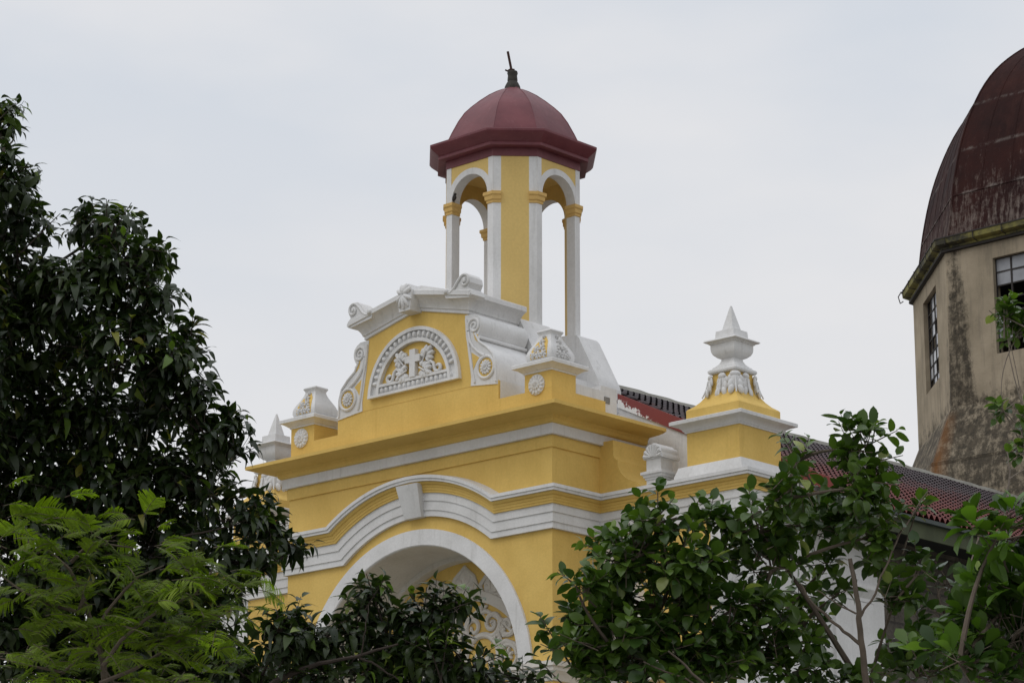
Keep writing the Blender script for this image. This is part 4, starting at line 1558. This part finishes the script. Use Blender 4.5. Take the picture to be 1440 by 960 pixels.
# dark tree on the left
dark_blobs = [(-5, 168, 32, 26), (8, 245, 42, 38), (18, 310, 50, 40), (30, 395, 80, 50), (150, 318, 48, 32), (178, 360, 55, 34), (110, 410, 75, 45),
              (222, 365, 22, 16), (205, 432, 50, 34), (60, 490, 95, 60), (190, 500, 80, 45), (262, 478, 32, 18), (250, 545, 50, 42), (150, 590, 100, 60), (40, 610, 80, 70),
              (288, 600, 48, 34), (325, 632, 26, 18), (250, 670, 85, 42), (335, 712, 45, 26), (385, 735, 30, 24), (402, 775, 18, 20), (130, 690, 105, 55), (200, 760, 130, 55), (335, 780, 45, 30),
              (60, 790, 95, 80), (250, 850, 90, 55), (130, 890, 140, 65), (20, 900, 60, 60), (-40, 500, 60, 200), (310, 905, 45, 28), (250, 930, 90, 40, 0.6), (160, 950, 120, 40, 0.6), (330, 945, 60, 26, 0.6), (150, 820, 120, 60, 0.8), (15, 715, 60, 45, 0.4), (60, 720, 60, 40, 0.4)]
dark_shoots = [(22, 145, 0.7, 0.7, 0, 8), (240, 360, 0.9, 0.2, 0, 8), (150, 280, 0.0, 1.0, 0, 9), (185, 285, 0.5, 0.8, 0, 7), (85, 300, 0.7, 0.7, 0, 6),
               (296, 492, 0.9, 0.3, 0, 8), (308, 555, 0.9, 0.0, 0, 8), (352, 630, 0.9, 0.2, 0, 8), (418, 770, 0.8, -0.4, 0, 8), (405, 735, 0.9, 0.1, 0, 8), (60, 240, 0.9, 0.2, 0, 8),
               (230, 412, 0.9, 0.3, 0, 7)]
broadleaf('dark_leaved_tree', 'tall dark glossy-leaved tree filling the left edge and rising highest there', gp(-150, 700, 30), at(-40, 960, 30), dark_blobs, 30, 0.20, 0.088, 'ellip',
          LEAF_DARK, BARK, 5.0, (8, 12), (0.8, 1.9), 0.3, 0.08, 0.8, shoots=dark_shoots, trunk_r=0.2,
          extra_limbs=[([(230, 760, -0.6), (300, 745, -0.6), (345, 735, -0.5)], 0.02, 0.01)])

# low dark tree in front of the arch
mid_blobs = [(395, 890, 45, 26), (440, 900, 50, 32), (525, 848, 30, 28), (500, 880, 30, 22), (560, 915, 60, 36), (612, 858, 36, 24), (648, 848, 18, 12), (628, 925, 56, 34), (345, 950, 40, 20),
             (470, 945, 100, 32), (735, 952, 30, 10), (585, 870, 26, 22), (690, 945, 34, 12), (600, 955, 110, 22), (420, 870, 20, 14)]
mid_shoots = [(515, 806, -0.3, 0.9, 0, 7), (540, 815, 0.5, 0.8, 0, 8), (600, 825, 0.1, 1.0, 0, 8), (575, 825, -0.4, 0.9, 0, 7), (655, 828, 0.4, 0.9, 0, 8), (400, 858, -0.2, 0.9, 0, 8), (676, 866, 0.9, -0.2, 0, 7), (668, 898, 0.9, -0.4, 0, 6), (705, 922, 0.8, 0.3, 0, 7),  (440, 858, 0.5, 0.7, 0, 7),
              (770, 952, 0.9, 0.1, 0, 7), (630, 885, 0.1, 0.7, -0.8, 9), (600, 895, -0.2, 0.6, -0.8, 9)]
broadleaf('leafy_tree', 'low dark-leaved tree spreading across the bottom in front of the arched niche', gp(370, 960, 28), at(360, 985, 28), mid_blobs, 28, 0.195, 0.09, 'ellip',
          LEAF_DARK, BARK, 4.2, (8, 11), (0.8, 1.9), 0.3, 0.14, 0.7, shoots=mid_shoots, trunk_r=0.12,
          extra_limbs=[([(350, 985, -0.5), (400, 950, -0.5), (450, 932, -0.55), (500, 922, -0.6), (560, 905, -0.6)], 0.05, 0.015), ([(508, 920, -0.6), (514, 885, -0.6), (518, 850, -0.5)], 0.012, 0.006),
                       ([(500, 921, -0.6), (530, 935, -0.6), (560, 955, -0.6)], 0.02, 0.01)])

# rounded-leaf trees right of the bay
ra = [(925, 728, 34, 26), (985, 728, 32, 24), (880, 780, 55, 38), (945, 790, 60, 40), (1000, 770, 36, 30), (930, 840, 90, 50), (845, 850, 45, 40), (800, 885, 34, 30), (870, 905, 80, 45), (960, 910, 80, 45),
      (1010, 860, 40, 36), (900, 950, 110, 30), (815, 830, 24, 22), (1020, 930, 60, 40)]
ras = [(925, 682, 0.0, 1.0, 0, 10), (850, 735, -0.5, 0.8, 0, 8), (812, 762, -0.9, 0.3, 0, 8), (785, 800, -0.6, 0.6, 0, 7), (757, 862, -0.5, 0.8, 0, 7), (760, 905, -0.7, 0.3, 0, 7), (985, 695, 0.3, 0.9, 0, 9), (948, 700, 0.6, 0.7, 0, 8), (760, 930, -0.5, 0.5, 0, 6), (885, 735, -0.2, 0.9, 0, 8)]
broadleaf('round_leaved_tree', 'bushy round-leaved tree right of the yellow bay corner, lower and left of its taller neighbour', gp(985, 960, 27), at(985, 1000, 27), ra, 27, 0.18, 0.115, 'round',
          LEAF_ROUND, BARK2, 3.2, (7, 11), (0.1, 0.9), 0.25, 0.08, 0.8, shoots=ras, trunk_r=0.1, group='round-leaved trees before the church',
          extra_limbs=[([(1000, 975, -0.7), (965, 935, -0.7), (940, 915, -0.75)], 0.022, 0.012), ([(1030, 990, -0.7), (965, 955, -0.7), (905, 930, -0.75)], 0.02, 0.01)])
rb2 = [(1070, 735, 44, 36), (1105, 690, 36, 30), (1120, 645, 16, 20), (1215, 625, 38, 26), (1205, 675, 46, 34), (1150, 730, 60, 36), (1085, 790, 44, 34), (1225, 745, 46, 28), (1195, 720, 50, 34), (1055, 905, 55, 40),
       (1125, 830, 34, 22), (1130, 905, 26, 26), (1258, 835, 28, 30), (1290, 800, 18, 20), (1110, 945, 46, 24), (1265, 905, 30, 26), (1060, 850, 26, 26), (1165, 790, 22, 14), (1335, 865, 26, 22), (1290, 945, 40, 18), (1150, 948, 40, 18), (1090, 895, 40, 30), (1130, 870, 34, 22), (1330, 820, 26, 20), (1310, 900, 30, 26), (1240, 790, 28, 18), (1230, 940, 40, 16), (1180, 830, 20, 14), (1330, 930, 34, 24)]
rbs = [(1235, 580, 0.2, 1.0, 0, 10), (1205, 598, -0.4, 0.9, 0, 9), (1262, 605, 0.8, 0.4, 0, 7), (1100, 612, -0.5, 0.8, 0, 9), (1085, 672, -0.5, 0.8, 0, 8), (1050, 680, -0.3, 0.9, 0, 8), (1310, 690, 0.6, 0.8, 0, 10), (1295, 700, 0.3, 0.9, 0, 8), (1270, 640, 0.9, 0.2, 0, 6), (1265, 678, 0.9, 0.1, 0, 7)]
broadleaf('round_leaved_tree', 'taller round-leaved tree with a pale bare trunk before the tiled roof and white side wall', gp(1222, 960, 27.5), at(1219, 975, 27.5), rb2, 27.5, 0.18, 0.115, 'round',
          LEAF_ROUND, BARK2, 2.9, (7, 11), (0.1, 0.9), 0.25, 0.09, 0.75, shoots=rbs, trunk_r=0.12, group='round-leaved trees before the church',
          extra_limbs=[([(1222, 990, -0.7), (1214, 930, -0.7), (1208, 870, -0.7), (1203, 830, -0.7), (1195, 785, -0.6)], 0.05, 0.03), ([(1210, 905, -0.7), (1180, 880, -0.7), (1140, 845, -0.7), (1125, 820, -0.7)], 0.026, 0.012),
                       ([(1207, 870, -0.7), (1225, 845, -0.7), (1245, 800, -0.6), (1265, 750, -0.5), (1305, 690, -0.2)], 0.02, 0.008), ([(1205, 862, -0.7), (1180, 850, -0.7), (1150, 830, -0.7)], 0.014, 0.008)])

# large bright leaves at the right edge
bb = [(1350, 925, 20, 16), (1405, 745, 36, 20), (1440, 735, 22, 20), (1425, 835, 34, 22), (1400, 862, 28, 18), (1425, 895, 40, 30), (1385, 915, 26, 22), (1440, 940, 40, 30), (1395, 950, 36, 16), (1465, 850, 30, 60)]
bsh = [(1385, 730, -0.4, 0.9, 0, 11), (1420, 725, 0.1, 1.0, 0, 11), (1400, 760, -0.5, -0.1, -0.3, 10), (1375, 845, -0.5, 0.7, 0, 11), (1420, 810, 0.2, 0.9, 0, 11), (1275, 900, -0.4, 0.7, 0, 8), (1340, 890, -0.3, 0.9, 0, 9)]
broadleaf('large_leaved_tree', 'tree with big bright green paddle leaves at the lower right edge', gp(1560, 960, 23), at(1500, 990, 23), bb, 23, 0.235, 0.118, 'obov',
          LEAF_BIG, BARK2, 3.4, (8, 11), (0.0, 0.6), 0.3, 0.35, 0.7, shoots=bsh, trunk_r=0.12, rosette_style=True)

# slender tree at the right edge: leafy tips high up and bare pale twigs
sb = [(1415, 445, 16, 24), (1432, 465, 18, 18), (1410, 572, 12, 10), (1440, 628, 12, 14), (1440, 580, 10, 8)]
ssh = [(1412, 418, 0.0, 1.0, 0, 8), (1402, 440, -0.8, 0.4, 0, 6), (1400, 566, -0.7, 0.7, 0, 7)]
broadleaf('slender_tree', 'thin tree of sparse leafy tips and bare grey twigs before the stained tower', gp(1520, 960, 33), at(1500, 900, 33), sb, 33, 0.15, 0.095, 'round',
          LEAF_ROUND, BARK3, 9.0, (6, 9), (0.1, 0.6), 0.25, 0.25, 0.6, shoots=ssh, trunk_r=0.09, limb_r=0.35,
          extra_limbs=[([(1470, 620, 0), (1435, 560, 0), (1420, 500, 0), (1415, 450, 0)], 0.014, 0.006), ([(1450, 650, 0), (1425, 600, 0), (1408, 572, 0)], 0.010, 0.005),
                       ([(1412, 760, -1), (1414, 710, -1), (1420, 670, -1), (1416, 635, -1)], 0.022, 0.010), ([(1419, 672, -1), (1440, 660, -1), (1465, 640, -1)], 0.012, 0.006),
                       ([(1376, 760, -1), (1378, 720, -1), (1374, 690, -1)], 0.012, 0.005), ([(1412, 755, -1), (1402, 725, -1), (1396, 705, -1)], 0.008, 0.003), ([(1440, 775, -1), (1400, 770, -1), (1372, 785, -1)], 0.012, 0.008),
                       ([(1372, 785, -1), (1362, 815, -1), (1350, 860, -1)], 0.014, 0.010), ([(1380, 745, -1), (1368, 780, -1), (1352, 830, -1)], 0.012, 0.010)])


# feathery tree at the lower left
def feathery():
    d = 25.0
    t = thing('feathery_tree', 'light green feathery-leaved tree in the lower left corner', 'tree', gp(60, 960, d+0.4))
    tb = np.array(gp(150, 960, d+0.4))
    cb = at(150, 985, d+0.3)
    tr = MB().tube(bez(tb, cb, (0.1, 0.1, 0.1), 9), list(np.linspace(0.13, 0.06, 9)), 8).build('trunk', BARK2, t)
    br = MB()
    limb_pts = [[(150, 990), (145, 930), (132, 885), (115, 835), (98, 800), (70, 775), (25, 755)],
                [(145, 935), (170, 900), (205, 870), (240, 850), (275, 835), (300, 800)],
                [(140, 960), (190, 940), (230, 915), (262, 895), (295, 875), (330, 855)],
                [(135, 890), (150, 860), (175, 830), (195, 810), (230, 795)],
                [(118, 840), (110, 860), (70, 850), (30, 830), (-10, 800)],
                [(132, 900), (90, 945), (40, 935), (0, 925)], [(100, 790), (120, 770), (150, 765), (190, 770)], [(145, 940), (160, 960), (230, 965), (280, 950)]]
    L_ = Leaves()
    # one pinna: a drooping rib with a comb of leaflets down both sides
    pv, pf = [], []
    NL = 10
    for q_ in range(NL):
        tt = (q_+0.5)/NL
        hw = 0.085*(0.75+0.35*math.sin(PI*tt))*(1.0 if tt < 0.85 else 0.75)
        for sg in (-1, 1):
            x0, x1 = tt-0.043, tt+0.030
            z0 = -0.42*tt*tt
            o = len(pv)
            pv += [(x0, 0, z0), (x1, 0, z0-0.03), (x1+0.055, sg*hw, z0-0.045), (x0+0.05, sg*hw, z0-0.02)]
            pf.append((o, o+1, o+2, o+3) if sg > 0 else (o, o+3, o+2, o+1))
    tm = (np.array(pv), pf)
    P, X, Nn, S, T = [], [], [], [], []

    def frond(p0, ax, ln, tint, npin):
        ax = unit(ax)
        side = unit(np.cross(ax, np.array([0, 0, 1.0]))+rng.normal(size=3)*0.45)
        up = np.cross(side, ax)
        if up[2] < 0:
            up = -up
        rach = [p0+ax*ln*s-np.array([0, 0, 0.34*ln*s*s]) for s in np.linspace(0, 1, 7)]
        br.tube(rach, [0.004]*6+[0.002], 3)
        for i in range(npin):
            s = 0.16+0.84*(i+0.5)/npin
            base = p0+ax*ln*s-np.array([0, 0, 0.34*ln*s*s])
            pl = ln*0.30*(0.55+0.9*math.sin(PI*min(0.93, s*0.85+0.12)))
            for sg in (-1, 1):
                pd = unit(side*sg+ax*0.62+np.array([0, 0, 0.12])+rng.normal(size=3)*0.07)
                P.append(base); X.append(pd); Nn.append(up+rng.normal(size=3)*0.25)
                S.append(pl*random.uniform(0.9, 1.1)); T.append(tint+random.uniform(-0.10, 0.10))
    cnt = 0
    for li, lp in enumerate(limb_pts):
        dz = random.uniform(-0.5, 0.5)
        W = [at(a, b, d+dz) for a, b in lp]
        Q = []
        for i in range(len(W)-1):
            for s in range(4):
                Q.append(W[i]+(W[i+1]-W[i])*s/4)
        Q.append(W[-1])
        br.tube(Q, list(np.linspace(0.02 if li else 0.036, 0.006, len(Q))), 6)
        Q = Q[3:]
        for i, q in enumerate(Q):
            for _ in range(2):
                a = random.uniform(0, 2*PI)
                ax = _r*math.cos(a)*0.9+(-_f)*math.sin(a)*0.9+np.array([0, 0, random.uniform(-0.2, 0.4)])
                off = rng.normal(size=3)*np.array([0.14, 0.14, 0.13])
                tint = random.choice([0.15, 0.35, 0.5, 0.65, 0.72, 0.8]) if random.random() < 0.85 else 0.92
                frond(q+off, ax, random.uniform(0.23, 0.36), tint, random.randint(9, 12))
                cnt += 1
    # shoots that stand out of the outline, and fill at the lower left
    for (px, py, ax_, ay_) in ((25, 712, 0.8, 0.2), (50, 745, 0.9, 0.1), (135, 765, 0.3, 0.8), (0, 725, 0.4, 0.3), (250, 785, 0.7, 0.5), (215, 765, 0.7, 0.2), (240, 800, 0.9, 0.0), (270, 820, 0.9, -0.2), (300, 810, 0.8, 0.3), (325, 832, 0.8, 0.0), (315, 850, 0.8, -0.2),
                              (20, 780, -0.5, 0.3), (60, 800, 0.5, 0.3), (30, 880, 0.5, 0.3), (90, 880, 0.5, 0.2), (60, 930, 0.6, 0.2), (120, 920, -0.6, 0.2), (200, 920, 0.6, 0.2), (180, 880, 0.6, 0.4), (250, 930, 0.7, 0.1), (300, 920, 0.6, 0.3), (20, 740, 0.4, 0.5), (90, 745, 0.7, 0.3)):
        for k in range(3):
            frond(at(px, py, d-0.3)+rng.normal(size=3)*0.10, _r*ax_+_u*ay_*0.6+rng.normal(size=3)*0.28, random.uniform(0.23, 0.34), random.choice([0.4, 0.6, 0.78, 0.88]), 11)
    L_.put(tm, np.array(P), np.array(X), np.array(Nn), np.array(S), np.clip(np.array(T), 0, 1))
    L_.build('crown', LEAF_FERN, t)
    br.build('branch', BARK2, tr)
    print('fronds', cnt, 'leaflets', len(P))


feathery()
